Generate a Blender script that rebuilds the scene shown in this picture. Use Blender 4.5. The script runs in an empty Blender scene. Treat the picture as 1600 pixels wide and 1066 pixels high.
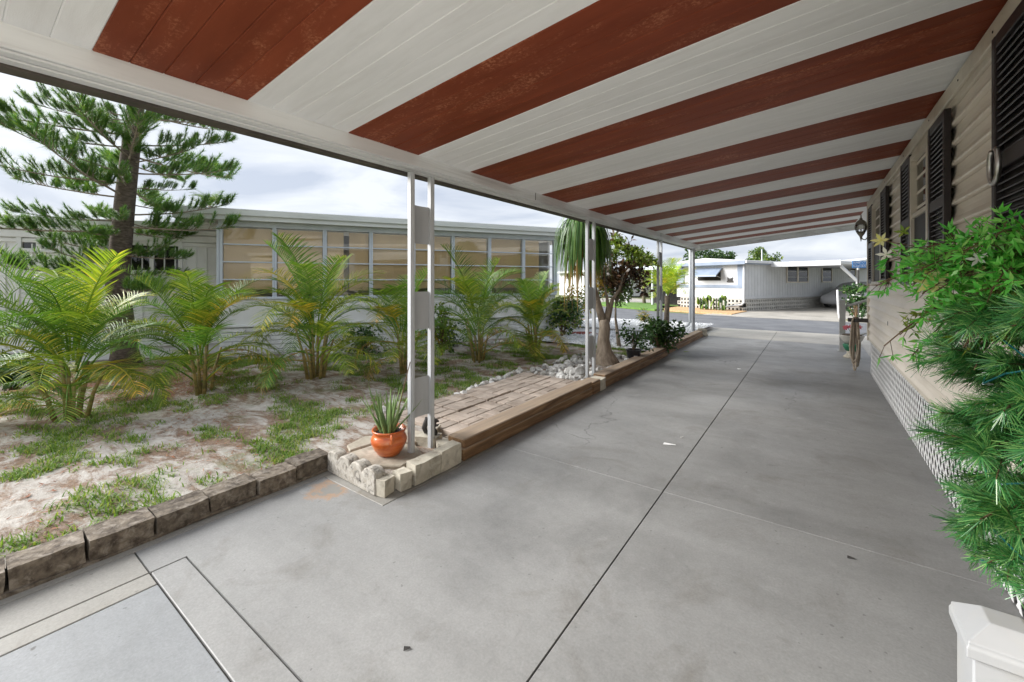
import bpy, bmesh, math, random
from mathutils import Vector, Matrix, noise
R = math.radians
S = bpy.context.scene
COL = S.collection

# ------------------------------------------------------------------ camera
H = 1.45; F = 653.0; U0 = 800.0; V0 = 440.0          # eye height, focal length in photo pixels, principal column, horizon row
YAW = math.atan2(470.0, F); CS, SN = math.cos(YAW), math.sin(YAW)
cam = bpy.data.cameras.new('camera'); cam.sensor_width = 36.0; cam.lens = 36.0 * F / 1600.0
cam.shift_y = -(533.0 - V0) / 1600.0; cam.clip_start = 0.05; cam.clip_end = 3000
camo = bpy.data.objects.new('camera', cam); COL.objects.link(camo)
camo.location = (0, 0, H); camo.rotation_euler = (R(90), 0, YAW); S.camera = camo

# ------------------------------------------------------------------ sky, sun, exposure
SUN_EL, SUN_AZ = 29.5, -118.0       # azimuth clockwise from +Y (ahead along the driveway), here from the left and a little behind
w = bpy.data.worlds.new('World'); S.world = w; w.use_nodes = True
nt = w.node_tree; nt.nodes.clear()
def wn(t): return nt.nodes.new(t)
out = wn('ShaderNodeOutputWorld'); bg = wn('ShaderNodeBackground'); bg.inputs[1].default_value = 0.1
sky = wn('ShaderNodeTexSky'); sky.sky_type = 'NISHITA'; sky.sun_disc = False
sky.sun_elevation = R(SUN_EL); sky.sun_rotation = R(SUN_AZ); sky.air_density = 1.0; sky.dust_density = 2.0
tc = wn('ShaderNodeTexCoord'); sep = wn('ShaderNodeSeparateXYZ'); nt.links.new(tc.outputs['Generated'], sep.inputs[0])
zz = wn('ShaderNodeMath'); zz.operation = 'MAXIMUM'; nt.links.new(sep.outputs[2], zz.inputs[0]); zz.inputs[1].default_value = 0.0
za = wn('ShaderNodeMath'); za.operation = 'ADD'; nt.links.new(zz.outputs[0], za.inputs[0]); za.inputs[1].default_value = 0.16
cmb = wn('ShaderNodeCombineXYZ')
for i in (0, 1):
    d = wn('ShaderNodeMath'); d.operation = 'DIVIDE'; nt.links.new(sep.outputs[i], d.inputs[0]); nt.links.new(za.outputs[0], d.inputs[1]); nt.links.new(d.outputs[0], cmb.inputs[i])
cn = wn('ShaderNodeTexNoise'); cn.inputs['Scale'].default_value = 1.05; cn.inputs['Detail'].default_value = 7; cn.inputs['Roughness'].default_value = 0.56; cn.inputs['Distortion'].default_value = 0.5
nt.links.new(cmb.outputs[0], cn.inputs['Vector'])
cr = wn('ShaderNodeValToRGB'); cr.color_ramp.elements[0].position = 0.38; cr.color_ramp.elements[0].color = (1.02, 1.12, 1.32, 1)
cr.color_ramp.elements[1].position = 0.61; cr.color_ramp.elements[1].color = (1.56, 1.62, 1.72, 1)
nt.links.new(cn.outputs['Fac'], cr.inputs[0])
mx = wn('ShaderNodeMix'); mx.data_type = 'RGBA'; mx.inputs[0].default_value = 0.97
nt.links.new(sky.outputs[0], mx.inputs[6]); nt.links.new(cr.outputs[0], mx.inputs[7])
nt.links.new(mx.outputs[2], bg.inputs[0]); nt.links.new(bg.outputs[0], out.inputs[0])
sl = bpy.data.lights.new('sun', 'SUN'); sl.energy = 1.5; sl.angle = R(40); sl.color = (1.0, 0.98, 0.95)
so = bpy.data.objects.new('sun', sl); COL.objects.link(so)
sd = Vector((math.sin(R(SUN_AZ)) * math.cos(R(SUN_EL)), math.cos(R(SUN_AZ)) * math.cos(R(SUN_EL)), math.sin(R(SUN_EL))))
so.rotation_euler = sd.to_track_quat('Z', 'Y').to_euler(); so.location = (0, 0, 30)
S.view_settings.view_transform = 'Standard'; S.view_settings.look = 'None'; S.view_settings.gamma = 1.0
S.view_settings.exposure = 2.58
S.cycles.max_bounces = 8; S.cycles.diffuse_bounces = 5; S.cycles.transparent_max_bounces = 12

# ------------------------------------------------------------------ pixel helpers (distance always comes from a surface)
def ray(u, v):
    X = (u - U0) / F; Y = -(v - V0) / F
    return Vector((CS * X - SN, SN * X + CS, Y))
def onz(u, v, z=0.0):
    d = ray(u, v); t = (z - H) / d.z; return Vector((d.x * t, d.y * t, z))
def onx(u, v, x):
    d = ray(u, v); t = x / d.x; return Vector((x, d.y * t, H + d.z * t))
def online(u, v, p0, dr):
    d = ray(u, v); det = d.x * (-dr[1]) + d.y * dr[0]
    k = (p0[0] * (-dr[1]) + p0[1] * dr[0]) / det
    X, Y = d.x * k, d.y * k
    return ((X - p0[0]) * dr[0] + (Y - p0[1]) * dr[1], H + d.z * k)
def zat(v, p):
    Z = -SN * p[0] + CS * p[1]; return H + (V0 - v) / F * Z

# ------------------------------------------------------------------ materials
MATS = {}
def newmat(name):
    m = bpy.data.materials.new(name); m.use_nodes = True; MATS[name] = m
    return m, m.node_tree, m.node_tree.nodes['Principled BSDF']
def nd(t, k, **kw):
    n = t.nodes.new(k)
    for a, b in kw.items():
        if a in n.inputs: n.inputs[a].default_value = b
        else: setattr(n, a, b)
    return n
def pos(t, stretch=None):
    g = nd(t, 'ShaderNodeNewGeometry')
    if not stretch: return g.outputs['Position']
    m = nd(t, 'ShaderNodeMapping'); m.inputs['Scale'].default_value = stretch
    t.links.new(g.outputs['Position'], m.inputs['Vector']); return m.outputs[0]
def ramp(t, src, stops):
    r = nd(t, 'ShaderNodeValToRGB'); e = r.color_ramp.elements
    while len(e) < len(stops): e.new(0.5)
    for i, (p, c) in enumerate(stops): e[i].position = p; e[i].color = (c[0], c[1], c[2], 1)
    t.links.new(src, r.inputs[0]); return r.outputs[0]
def noi(t, vec, scale, detail=5, rough=0.55, dist=0.0):
    n = nd(t, 'ShaderNodeTexNoise'); n.inputs['Scale'].default_value = scale; n.inputs['Detail'].default_value = detail
    n.inputs['Roughness'].default_value = rough; n.inputs['Distortion'].default_value = dist
    t.links.new(vec, n.inputs['Vector']); return n.outputs['Fac']
def mixc(t, fac, a, b, mode='MIX'):
    m = nd(t, 'ShaderNodeMix'); m.data_type = 'RGBA'; m.blend_type = mode
    for s, i in ((fac, 0), (a, 6), (b, 7)):
        if hasattr(s, 'links'): t.links.new(s, m.inputs[i])
        else: m.inputs[i].default_value = s if i == 0 else (s[0], s[1], s[2], 1)
    return m.outputs[2]
def bump(t, b, h, st=0.3, d=0.01):
    n = nd(t, 'ShaderNodeBump'); n.inputs['Strength'].default_value = st; n.inputs['Distance'].default_value = d
    t.links.new(h, n.inputs['Height']); t.links.new(n.outputs[0], b.inputs['Normal'])
def island(t, col, amt=0.25):
    """vary brightness from piece to piece"""
    oi = nd(t, 'ShaderNodeObjectInfo')
    v = ramp(t, oi.outputs['Random'], [(0, (1 - amt,) * 3), (1, (1 + amt * 0.4,) * 3)])
    return mixc(t, 1.0, col, v, 'MULTIPLY')
def mottled(name, a, b, scale=3.0, rough=0.6, bst=0.2, bsc=60.0, dirt=None, dirt_amt=0.4, dirt_sc=1.3, stretch=None, vary=0.0, spec=0.4, metal=0.0, lo=0.35, hi=0.65):
    m, t, p = newmat(name); v = pos(t, stretch)
    c = ramp(t, noi(t, v, scale, 6, 0.6), [(lo, a), (hi, b)])
    if dirt:
        f = ramp(t, noi(t, v, dirt_sc, 8, 0.65, 0.6), [(0.5, (0, 0, 0)), (0.68, (dirt_amt,) * 3)])
        c = mixc(t, f, c, dirt)
    if vary: c = island(t, c, vary)
    t.links.new(c, p.inputs['Base Color']); p.inputs['Roughness'].default_value = rough
    p.inputs['Specular IOR Level'].default_value = spec; p.inputs['Metallic'].default_value = metal
    if bst: bump(t, p, noi(t, v, bsc, 4, 0.6), bst, 0.004)
    return m

def m_concrete(name, base, tint, spots=True, rust=None):
    m, t, p = newmat(name); v = pos(t)
    big = ramp(t, noi(t, v, 0.75, 7, 0.62, 0.4), [(0.3, [c * 0.68 for c in base]), (0.5, base), (0.72, [min(1, c * 1.15) for c in base])])
    sv = pos(t, (0.35, 2.2, 1)); st = ramp(t, noi(t, sv, 1.7, 6, 0.6, 0.2), [(0.40, (0.86, 0.86, 0.855)), (0.62, (1.02, 1.02, 1.02))])
    c = mixc(t, 0.6, big, st, 'MULTIPLY')
    stain = ramp(t, noi(t, v, 1.9, 8, 0.7, 0.8), [(0.54, (0, 0, 0)), (0.72, (0.75,) * 3)])
    c = mixc(t, stain, c, tint)
    pale = ramp(t, noi(t, v, 2.9, 9, 0.72, 0.2), [(0.60, (0, 0, 0)), (0.70, (0.6,) * 3)])
    c = mixc(t, pale, c, [min(1, x * 1.25) for x in base])
    fine = ramp(t, noi(t, v, 90, 3, 0.7), [(0.3, (0.86,) * 3), (0.7, (1.07,) * 3)]); c = mixc(t, 1.0, c, fine, 'MULTIPLY')
    grit = ramp(t, noi(t, v, 17, 8, 0.8, 0.3), [(0.35, (0.84,) * 3), (0.62, (1.04,) * 3)]); c = mixc(t, 0.6, c, grit, 'MULTIPLY')
    scuff = ramp(t, noi(t, pos(t, (5, 1.1, 1)), 3.2, 9, 0.75, 1.2), [(0.60, (0, 0, 0)), (0.70, (0.38,) * 3)]); c = mixc(t, scuff, c, [x * 0.6 for x in base])
    if spots:
        vo = nd(t, 'ShaderNodeTexVoronoi'); vo.inputs['Scale'].default_value = 3.1; vo.inputs['Randomness'].default_value = 1.0
        wv = nd(t, 'ShaderNodeVectorMath', operation='ADD'); nn = nd(t, 'ShaderNodeTexNoise'); nn.inputs['Scale'].default_value = 40
        t.links.new(v, nn.inputs['Vector']); sc = nd(t, 'ShaderNodeVectorMath', operation='SCALE'); t.links.new(nn.outputs['Color'], sc.inputs[0]); sc.inputs['Scale'].default_value = 0.03
        t.links.new(v, wv.inputs[0]); t.links.new(sc.outputs[0], wv.inputs[1]); t.links.new(wv.outputs[0], vo.inputs['Vector'])
        sp = ramp(t, vo.outputs['Distance'], [(0.022, (0.7,) * 3), (0.034, (0, 0, 0))]); c = mixc(t, sp, c, (0.06, 0.055, 0.05))
        v2 = nd(t, 'ShaderNodeTexVoronoi'); v2.inputs['Scale'].default_value = 11.0; t.links.new(wv.outputs[0], v2.inputs['Vector'])
        c = mixc(t, ramp(t, v2.outputs['Distance'], [(0.05, (0.6,) * 3), (0.075, (0, 0, 0))]), c, [x * 0.45 for x in base])
        wq = nd(t, 'ShaderNodeTexNoise'); wq.inputs['Scale'].default_value = 2.2; wq.inputs['Detail'].default_value = 8; t.links.new(v, wq.inputs['Vector'])
        w2 = nd(t, 'ShaderNodeVectorMath', operation='SCALE'); t.links.new(wq.outputs['Color'], w2.inputs[0]); w2.inputs['Scale'].default_value = 0.5
        w3 = nd(t, 'ShaderNodeVectorMath', operation='ADD'); t.links.new(v, w3.inputs[0]); t.links.new(w2.outputs[0], w3.inputs[1])
        ck = nd(t, 'ShaderNodeTexVoronoi'); ck.feature = 'DISTANCE_TO_EDGE'; ck.inputs['Scale'].default_value = 0.42; t.links.new(w3.outputs[0], ck.inputs['Vector'])
        line = ramp(t, ck.outputs['Distance'], [(0.0012, (0.75,) * 3), (0.0024, (0, 0, 0))]); msk = ramp(t, noi(t, v, 0.6, 4, 0.6), [(0.50, (0, 0, 0)), (0.56, (1, 1, 1))])
        c = mixc(t, mixc(t, 1.0, line, msk, 'MULTIPLY'), c, [x * 0.4 for x in base])
    if rust:
        vd = nd(t, 'ShaderNodeVectorMath', operation='DISTANCE'); t.links.new(v, vd.inputs[0]); vd.inputs[1].default_value = rust
        sm_ = nd(t, 'ShaderNodeMath', operation='MULTIPLY_ADD'); t.links.new(noi(t, v, 9, 6, 0.7), sm_.inputs[0]); sm_.inputs[1].default_value = 0.36; t.links.new(vd.outputs['Value'], sm_.inputs[2])
        c = mixc(t, ramp(t, sm_.outputs[0], [(0.25, (0.75,) * 3), (0.30, (0, 0, 0))]), c, (0.22, 0.21, 0.19))
        c = mixc(t, ramp(t, sm_.outputs[0], [(0.25, (0, 0, 0)), (0.28, (0.55,) * 3), (0.34, (0, 0, 0))]), c, (0.42, 0.22, 0.09))
    t.links.new(c, p.inputs['Base Color'])
    rr = ramp(t, noi(t, v, 1.3, 5, 0.6), [(0.3, (0.42,) * 3), (0.7, (0.68,) * 3)]); t.links.new(rr, p.inputs['Roughness'])
    p.inputs['Specular IOR Level'].default_value = 0.35
    bump(t, p, noi(t, v, 140, 4, 0.7), 0.16, 0.003); return m
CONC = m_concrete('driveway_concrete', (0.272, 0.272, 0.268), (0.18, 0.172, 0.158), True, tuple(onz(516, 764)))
CONC_EDGE = m_concrete('edge_concrete', (0.285, 0.276, 0.255), (0.185, 0.158, 0.122))
CONC_BLUE = m_concrete('smooth_concrete', (0.25, 0.26, 0.27), (0.21, 0.216, 0.22))
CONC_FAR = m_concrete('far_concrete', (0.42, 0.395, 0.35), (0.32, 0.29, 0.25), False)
ASPH = mottled('asphalt', (0.10, 0.105, 0.115), (0.15, 0.155, 0.165), 1.2, 0.8, 0.3, 160, (0.2, 0.2, 0.2), 0.4)
JOINT = mottled('joint_dirt', (0.025, 0.022, 0.02), (0.05, 0.045, 0.04), 20, 0.95)
WHITE = mottled('white_paint', (0.70, 0.70, 0.69), (0.80, 0.80, 0.79), 2, 0.5, 0.08, 60, (0.52, 0.50, 0.46), 0.35)
WHITEV = mottled('white_vinyl', (0.76, 0.76, 0.76), (0.82, 0.82, 0.82), 2, 0.32, 0.03, 60, (0.6, 0.59, 0.56), 0.15, 5)
POSTV = mottled('weathered_vinyl', (0.37, 0.38, 0.39), (0.42, 0.43, 0.44), 4, 0.38, 0.05, 60, (0.44, 0.43, 0.40), 0.5, 9)
POSTW = mottled('post_paint', (0.44, 0.46, 0.48), (0.54, 0.56, 0.58), 4, 0.42, 0.06, 60, (0.45, 0.45, 0.44), 0.3, 3, (1, 1, 0.3))
PLATE = mottled('plate_metal', (0.38, 0.395, 0.41), (0.46, 0.475, 0.49), 3, 0.5, 0.06, 50, (0.34, 0.34, 0.33), 0.4, 2, (2, 2, 0.4))
BEAM = mottled('beam_metal', (0.66, 0.675, 0.685), (0.77, 0.785, 0.79), 2, 0.5, 0.1, 70, (0.30, 0.29, 0.27), 0.5, 2.2, (1, 0.25, 3))
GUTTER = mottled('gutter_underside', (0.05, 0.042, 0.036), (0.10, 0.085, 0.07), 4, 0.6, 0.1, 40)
RWHITE = mottled('roof_white', (0.84, 0.85, 0.85), (0.89, 0.90, 0.90), 6, 0.55, 0.18, 120, (0.74, 0.74, 0.725), 0.5, 3, (0.5, 3, 1), 0.05)
def m_brown():
    m, t, p = newmat('roof_brown'); v = pos(t, (0.5, 3, 1))
    c = ramp(t, noi(t, v, 3, 6, 0.6), [(0.3, (0.185, 0.040, 0.017)), (0.7, (0.255, 0.060, 0.026))])
    f = ramp(t, noi(t, pos(t, (0.8, 2.4, 1)), 2.6, 10, 0.78, 0.4), [(0.50, (0, 0, 0)), (0.64, (0.9,) * 3)])
    g = ramp(t, noi(t, pos(t), 55, 4, 0.7), [(0.45, (0, 0, 0)), (0.6, (1, 1, 1))])
    ff = mixc(t, 1.0, f, g, 'MULTIPLY')
    c = mixc(t, ff, c, (0.48, 0.19, 0.10)); c = island(t, c, 0.12); p.inputs['Specular IOR Level'].default_value = 0.12
    t.links.new(c, p.inputs['Base Color']); p.inputs['Roughness'].default_value = 0.5
    bump(t, p, noi(t, v, 60, 4, 0.6), 0.15, 0.003); return m
RBROWN = m_brown()
SIDING = mottled('beige_siding', (0.77, 0.70, 0.605), (0.82, 0.755, 0.66), 2.5, 0.42, 0.06, 30, (0.45, 0.39, 0.31), 0.35, 1.7, (1, 0.4, 2))
TRIM = mottled('beige_trim', (0.64, 0.58, 0.48), (0.70, 0.64, 0.54), 3, 0.4, 0.05, 40, (0.38, 0.33, 0.25), 0.5, 2.5)
SHUT = mottled('dark_shutter', (0.022, 0.017, 0.017), (0.034, 0.026, 0.026), 5, 0.42, 0.06, 40)
SCREEN = mottled('window_screen', (0.025, 0.024, 0.025), (0.04, 0.038, 0.04), 3, 0.6, 0)
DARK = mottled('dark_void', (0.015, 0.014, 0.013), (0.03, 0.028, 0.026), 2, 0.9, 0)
LATT = mottled('white_lattice', (0.74, 0.74, 0.74), (0.82, 0.82, 0.82), 6, 0.4, 0.04, 60, (0.5, 0.48, 0.44), 0.3, 5)
BLOCKM = mottled('cast_block', (0.46, 0.42, 0.34), (0.60, 0.56, 0.47), 14, 0.9, 0.8, 70, (0.22, 0.20, 0.16), 0.8, 9, None, 0.15)
BLOCKD = mottled('weathered_block', (0.065, 0.05, 0.038), (0.21, 0.175, 0.135), 22, 0.95, 1.0, 60, (0.36, 0.32, 0.27), 0.75, 18, None, 0.25)
SCALL = mottled('speckled_edging', (0.36, 0.33, 0.28), (0.52, 0.49, 0.44), 30, 0.95, 0.9, 80, (0.05, 0.045, 0.04), 0.9, 22, None, 0.12)
ROCKM = mottled('pale_rock', (0.50, 0.49, 0.46), (0.72, 0.71, 0.69), 12, 0.9, 0.6, 60, (0.28, 0.26, 0.22), 0.7, 8, None, 0.35)
GRAV = mottled('white_gravel', (0.55, 0.56, 0.58), (0.82, 0.83, 0.85), 25, 0.85, 0.5, 60, (0.28, 0.29, 0.31), 0.7, 9)
PAVER = mottled('tan_paver', (0.36, 0.295, 0.245), (0.47, 0.395, 0.335), 7, 0.9, 0.6, 90, (0.22, 0.17, 0.125), 0.6, 4, None, 0.22)
FLAG = mottled('flagstone', (0.32, 0.28, 0.22), (0.48, 0.43, 0.35), 5, 0.9, 0.7, 50, (0.17, 0.14, 0.11), 0.6, 6)
def m_timber():
    m, t, p = newmat('weathered_timber'); v = pos(t, (14, 0.9, 14))
    c = ramp(t, noi(t, v, 1.6, 8, 0.65, 0.8), [(0.30, (0.055, 0.028, 0.013)), (0.5, (0.19, 0.105, 0.048)), (0.72, (0.36, 0.235, 0.125))])
    g = nd(t, 'ShaderNodeNewGeometry'); s = nd(t, 'ShaderNodeSeparateXYZ'); t.links.new(g.outputs['True Normal'], s.inputs[0])
    up = ramp(t, s.outputs[2], [(0.4, (0, 0, 0)), (0.8, (0.8,) * 3)])
    c = mixc(t, up, c, mixc(t, 0.6, c, (0.42, 0.36, 0.29)))           # tops bleached by weather
    t.links.new(c, p.inputs['Base Color']); p.inputs['Roughness'].default_value = 0.85
    bump(t, p, noi(t, v, 3.0, 6, 0.7), 0.6, 0.006); return m
TIMBER = m_timber()
def m_soil():
    m, t, p = newmat('sandy_soil'); v = pos(t); vs = pos(t, (0.8, 1.5, 1))
    sand = ramp(t, noi(t, v, 7, 8, 0.7), [(0.3, (0.31, 0.275, 0.24)), (0.55, (0.485, 0.457, 0.42)), (0.8, (0.60, 0.58, 0.545))])
    lit = ramp(t, noi(t, v, 26, 6, 0.75), [(0.3, (0.09, 0.055, 0.035)), (0.55, (0.23, 0.15, 0.10)), (0.75, (0.36, 0.26, 0.18))])
    f = ramp(t, noi(t, vs, 2.6, 10, 0.8, 0.4), [(0.45, (0, 0, 0)), (0.56, (0.9,) * 3)])
    c = mixc(t, f, sand, lit)
    moss = ramp(t, noi(t, vs, 1.6, 8, 0.7, 0.3), [(0.55, (0, 0, 0)), (0.68, (0.55,) * 3)])
    c = mixc(t, moss, c, (0.12, 0.14, 0.045))
    t.links.new(c, p.inputs['Base Color']); p.inputs['Roughness'].default_value = 0.97; p.inputs['Specular IOR Level'].default_value = 0.1
    bump(t, p, noi(t, v, 45, 6, 0.75), 0.7, 0.015); return m
SOIL = m_soil()
LAWN = mottled('distant_lawn', (0.10, 0.13, 0.045), (0.19, 0.21, 0.08), 1.3, 0.95, 0.5, 30, (0.30, 0.26, 0.18), 0.6, 0.4)
BLAWN = mottled('verge_lawn', (0.08, 0.17, 0.03), (0.14, 0.25, 0.05), 3, 0.95, 0.6, 30)
MULCH = mottled('orange_mulch', (0.44, 0.26, 0.12), (0.60, 0.40, 0.22), 14, 0.95, 0.9, 40, (0.25, 0.13, 0.06), 0.6, 9)
REDM = mottled('red_mulch', (0.16, 0.03, 0.02), (0.28, 0.06, 0.04), 20, 0.95, 0.9, 50)
def m_glaze():
    m, t, p = newmat('terracotta_glaze'); v = pos(t, (1, 1, 4))
    c = ramp(t, noi(t, v, 7, 5, 0.6, 0.6), [(0.3, (0.36, 0.055, 0.012)), (0.52, (0.55, 0.12, 0.025)), (0.75, (0.66, 0.21, 0.06))])
    t.links.new(c, p.inputs['Base Color']); p.inputs['Roughness'].default_value = 0.28; p.inputs['Coat Weight'].default_value = 0.4
    bump(t, p, noi(t, v, 12, 3, 0.5), 0.12, 0.006); return m
GLAZE = m_glaze()
def leaf(name, a, b, c2=None, rough=0.45, trans=0.35, objcol=False, spec=0.4):
    m, t, p = newmat(name); g = nd(t, 'ShaderNodeNewGeometry')
    st = [(0.0, a), (0.6, b), (1.0, c2 or b)]
    c = ramp(t, g.outputs['Random Per Island'], st)
    if objcol:
        oi = nd(t, 'ShaderNodeObjectInfo'); c = mixc(t, 1.0, c, oi.outputs['Color'], 'MULTIPLY')
    t.links.new(c, p.inputs['Base Color']); p.inputs['Roughness'].default_value = rough; p.inputs['Specular IOR Level'].default_value = spec
    tr = nd(t, 'ShaderNodeBsdfTranslucent'); t.links.new(mixc(t, 1.0, c, (1.25, 1.2, 0.55), 'MULTIPLY'), tr.inputs[0])
    ms = nd(t, 'ShaderNodeMixShader'); ms.inputs[0].default_value = trans
    t.links.new(p.outputs[0], ms.inputs[1]); t.links.new(tr.outputs[0], ms.inputs[2])
    t.links.new(ms.outputs[0], t.nodes['Material Output'].inputs['Surface']); return m
PALM = leaf('palm_leaflet', (0.10, 0.20, 0.03), (0.19, 0.32, 0.05), (0.38, 0.45, 0.10), objcol=True, trans=0.3)
PINE = leaf('pine_needle', (0.035, 0.12, 0.03), (0.10, 0.24, 0.05), (0.27, 0.37, 0.08), trans=0.35)
GRASS = leaf('grass_blade', (0.09, 0.19, 0.03), (0.18, 0.31, 0.045), (0.36, 0.39, 0.13), 0.6)
ALOE = leaf('aloe_leaf', (0.12, 0.20, 0.06), (0.20, 0.30, 0.11), (0.26, 0.34, 0.14), 0.4, 0.1)
PONY = leaf('strap_leaf', (0.03, 0.09, 0.015), (0.09, 0.19, 0.035), (0.16, 0.26, 0.06), 0.35, 0.25)
PONYD = leaf('dry_strap_leaf', (0.28, 0.17, 0.04), (0.36, 0.22, 0.06), (0.20, 0.14, 0.05), 0.6, 0.2)
BRONZE = leaf('bronze_leaf', (0.035, 0.018, 0.014), (0.075, 0.05, 0.025), (0.13, 0.06, 0.03), 0.35, 0.2)
LIME = leaf('lime_leaf', (0.10, 0.19, 0.02), (0.20, 0.29, 0.04), (0.30, 0.36, 0.08), 0.45)
DGREEN = leaf('dark_green_leaf', (0.014, 0.046, 0.011), (0.034, 0.092, 0.02), (0.075, 0.15, 0.035), 0.3, 0.2, spec=0.5)
MGREEN = leaf('mid_green_leaf', (0.05, 0.10, 0.03), (0.09, 0.16, 0.05), (0.15, 0.21, 0.08), 0.5)
YELLOWL = leaf('yellow_leaf', (0.35, 0.22, 0.03), (0.45, 0.33, 0.05), (0.30, 0.26, 0.06), 0.5)
PLASTIC = leaf('plastic_spray_leaf', (0.07, 0.40, 0.05), (0.16, 0.60, 0.09), (0.38, 0.72, 0.20), 0.3, 0.25, spec=0.6)
PVC = leaf('plastic_needle', (0.018, 0.13, 0.03), (0.07, 0.29, 0.07), (0.28, 0.48, 0.14), 0.28, 0.12, spec=0.7)
PETALY = leaf('yellow_petal', (0.60, 0.60, 0.12), (0.72, 0.68, 0.30), (0.70, 0.72, 0.42), 0.5, 0.3)
PETALW = leaf('white_petal', (0.78, 0.78, 0.74), (0.82, 0.82, 0.80), (0.80, 0.76, 0.74), 0.5, 0.3)
BARK = mottled('bark', (0.055, 0.042, 0.032), (0.14, 0.11, 0.085), 16, 0.95, 1.0, 40, None, 0, 1, (1, 1, 2.5))
BARKP = mottled('pale_bark', (0.20, 0.155, 0.115), (0.36, 0.30, 0.235), 10, 0.95, 0.9, 40, (0.12, 0.09, 0.07), 0.5, 8, (2, 2, 0.5))
TWIG = mottled('brown_twig', (0.10, 0.06, 0.035), (0.18, 0.11, 0.06), 12, 0.8, 0.3)
CANE = mottled('palm_cane', (0.17, 0.17, 0.05), (0.38, 0.27, 0.10), 9, 0.6, 0.3, 40, (0.12, 0.08, 0.04), 0.6, 7, (1, 1, 2))
STRAW = leaf('pine_straw', (0.16, 0.06, 0.03), (0.28, 0.11, 0.055), (0.36, 0.18, 0.09), 0.8, 0.1)
SHADE = mottled('beige_shade', (0.80, 0.60, 0.34), (0.82, 0.63, 0.38), 2, 0.8, 0.1, 60, (0.66, 0.50, 0.31), 0.5, 1.2)
NTRIM = mottled('grey_blue_trim', (0.56, 0.61, 0.67), (0.63, 0.68, 0.74), 3, 0.5, 0.05, 40)
NEIGHW = mottled('neighbour_white', (0.74, 0.74, 0.72), (0.81, 0.81, 0.79), 2, 0.55, 0.08, 50, (0.48, 0.47, 0.43), 0.35, 1.3, (1, 1, 0.4))
NBRICK = mottled('painted_brick', (0.70, 0.71, 0.70), (0.82, 0.83, 0.82), 8, 0.8, 0.9, 30, (0.42, 0.41, 0.38), 0.5, 4, None, 0.1)
FASCIA = mottled('fascia_grey_white', (0.55, 0.57, 0.55), (0.64, 0.66, 0.63), 2, 0.5, 0.06, 40, (0.42, 0.42, 0.38), 0.4, 1.6, (0.4, 0.4, 3))
SOFFIT = mottled('soffit_tan', (0.44, 0.42, 0.37), (0.50, 0.48, 0.43), 2, 0.7, 0.05)
FBLUE = mottled('blue_grey_paint', (0.19, 0.235, 0.31), (0.24, 0.285, 0.36), 2, 0.5, 0.05, 40)
FWHITE = mottled('far_white', (0.52, 0.53, 0.54), (0.58, 0.59, 0.60), 2, 0.5, 0.05, 40, (0.46, 0.46, 0.46), 0.3)
FBLOCK = mottled('breeze_block', (0.44, 0.42, 0.38), (0.56, 0.54, 0.49), 6, 0.9, 0.4, 40, None, 0, 1, None, 0.12)
COVER = mottled('car_cover', (0.46, 0.46, 0.47), (0.56, 0.56, 0.57), 3, 0.65, 0.5, 9)
METAL = mottled('grey_metal', (0.36, 0.36, 0.34), (0.46, 0.46, 0.44), 5, 0.45, 0.05, 40, (0.25, 0.2, 0.15), 0.3, 6, None, 0, 0.5, 0.4)
BRONZM = mottled('aged_bronze', (0.20, 0.185, 0.16), (0.34, 0.31, 0.27), 14, 0.45, 0.2, 60, None, 0, 1, None, 0, 0.5, 0.5)
SIGNB = mottled('blue_sign', (0.02, 0.17, 0.46), (0.03, 0.20, 0.52), 3, 0.4, 0)
BLACKP = mottled('black_plastic', (0.012, 0.012, 0.013), (0.022, 0.022, 0.024), 5, 0.4, 0.05)
GREENP = mottled('green_paint', (0.02, 0.16, 0.08), (0.03, 0.20, 0.10), 5, 0.5, 0.05)
TEAL = mottled('teal_wire', (0.01, 0.10, 0.11), (0.015, 0.14, 0.15), 5, 0.35, 0)
BULB = mottled('clear_bulb', (0.65, 0.70, 0.72), (0.8, 0.82, 0.83), 5, 0.1, 0, spec=0.8)
HOSE = mottled('tan_hose', (0.32, 0.26, 0.20), (0.44, 0.37, 0.29), 9, 0.5, 0.1)
IRON = mottled('dark_iron', (0.03, 0.028, 0.027), (0.06, 0.055, 0.052), 20, 0.7, 0.4, 60)
STEEL = mottled('worn_steel', (0.48, 0.47, 0.44), (0.62, 0.61, 0.58), 12, 0.28, 0.2, 50, (0.2, 0.15, 0.1), 0.4, 8, None, 0, 0.5, 0.9)
PINK = mottled('pink_petal', (0.62, 0.12, 0.16), (0.72, 0.2, 0.24), 5, 0.5, 0)
RUST = mottled('rust_stain', (0.46, 0.20, 0.06), (0.56, 0.32, 0.13), 15, 0.9, 0.1)
def m_glass(name, tint, fac=0.0, rough=0.02):
    m, t, p = newmat(name); t.nodes.remove(p)
    tr = nd(t, 'ShaderNodeBsdfTransparent'); tr.inputs[0].default_value = (*tint, 1)
    gl = nd(t, 'ShaderNodeBsdfGlossy'); gl.inputs['Roughness'].default_value = rough
    fr = nd(t, 'ShaderNodeFresnel'); fr.inputs[0].default_value = 1.5
    ad = nd(t, 'ShaderNodeMath', operation='ADD'); t.links.new(fr.outputs[0], ad.inputs[0]); ad.inputs[1].default_value = fac
    ms = nd(t, 'ShaderNodeMixShader'); t.links.new(ad.outputs[0], ms.inputs[0]); t.links.new(tr.outputs[0], ms.inputs[1]); t.links.new(gl.outputs[0], ms.inputs[2])
    t.links.new(ms.outputs[0], t.nodes['Material Output'].inputs['Surface']); return m
GLASS = m_glass('window_glass', (0.96, 0.96, 0.95), 0.0)
LGLASS = m_glass('lantern_glass', (0.93, 0.92, 0.9), 0.08, 0.08)

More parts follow.
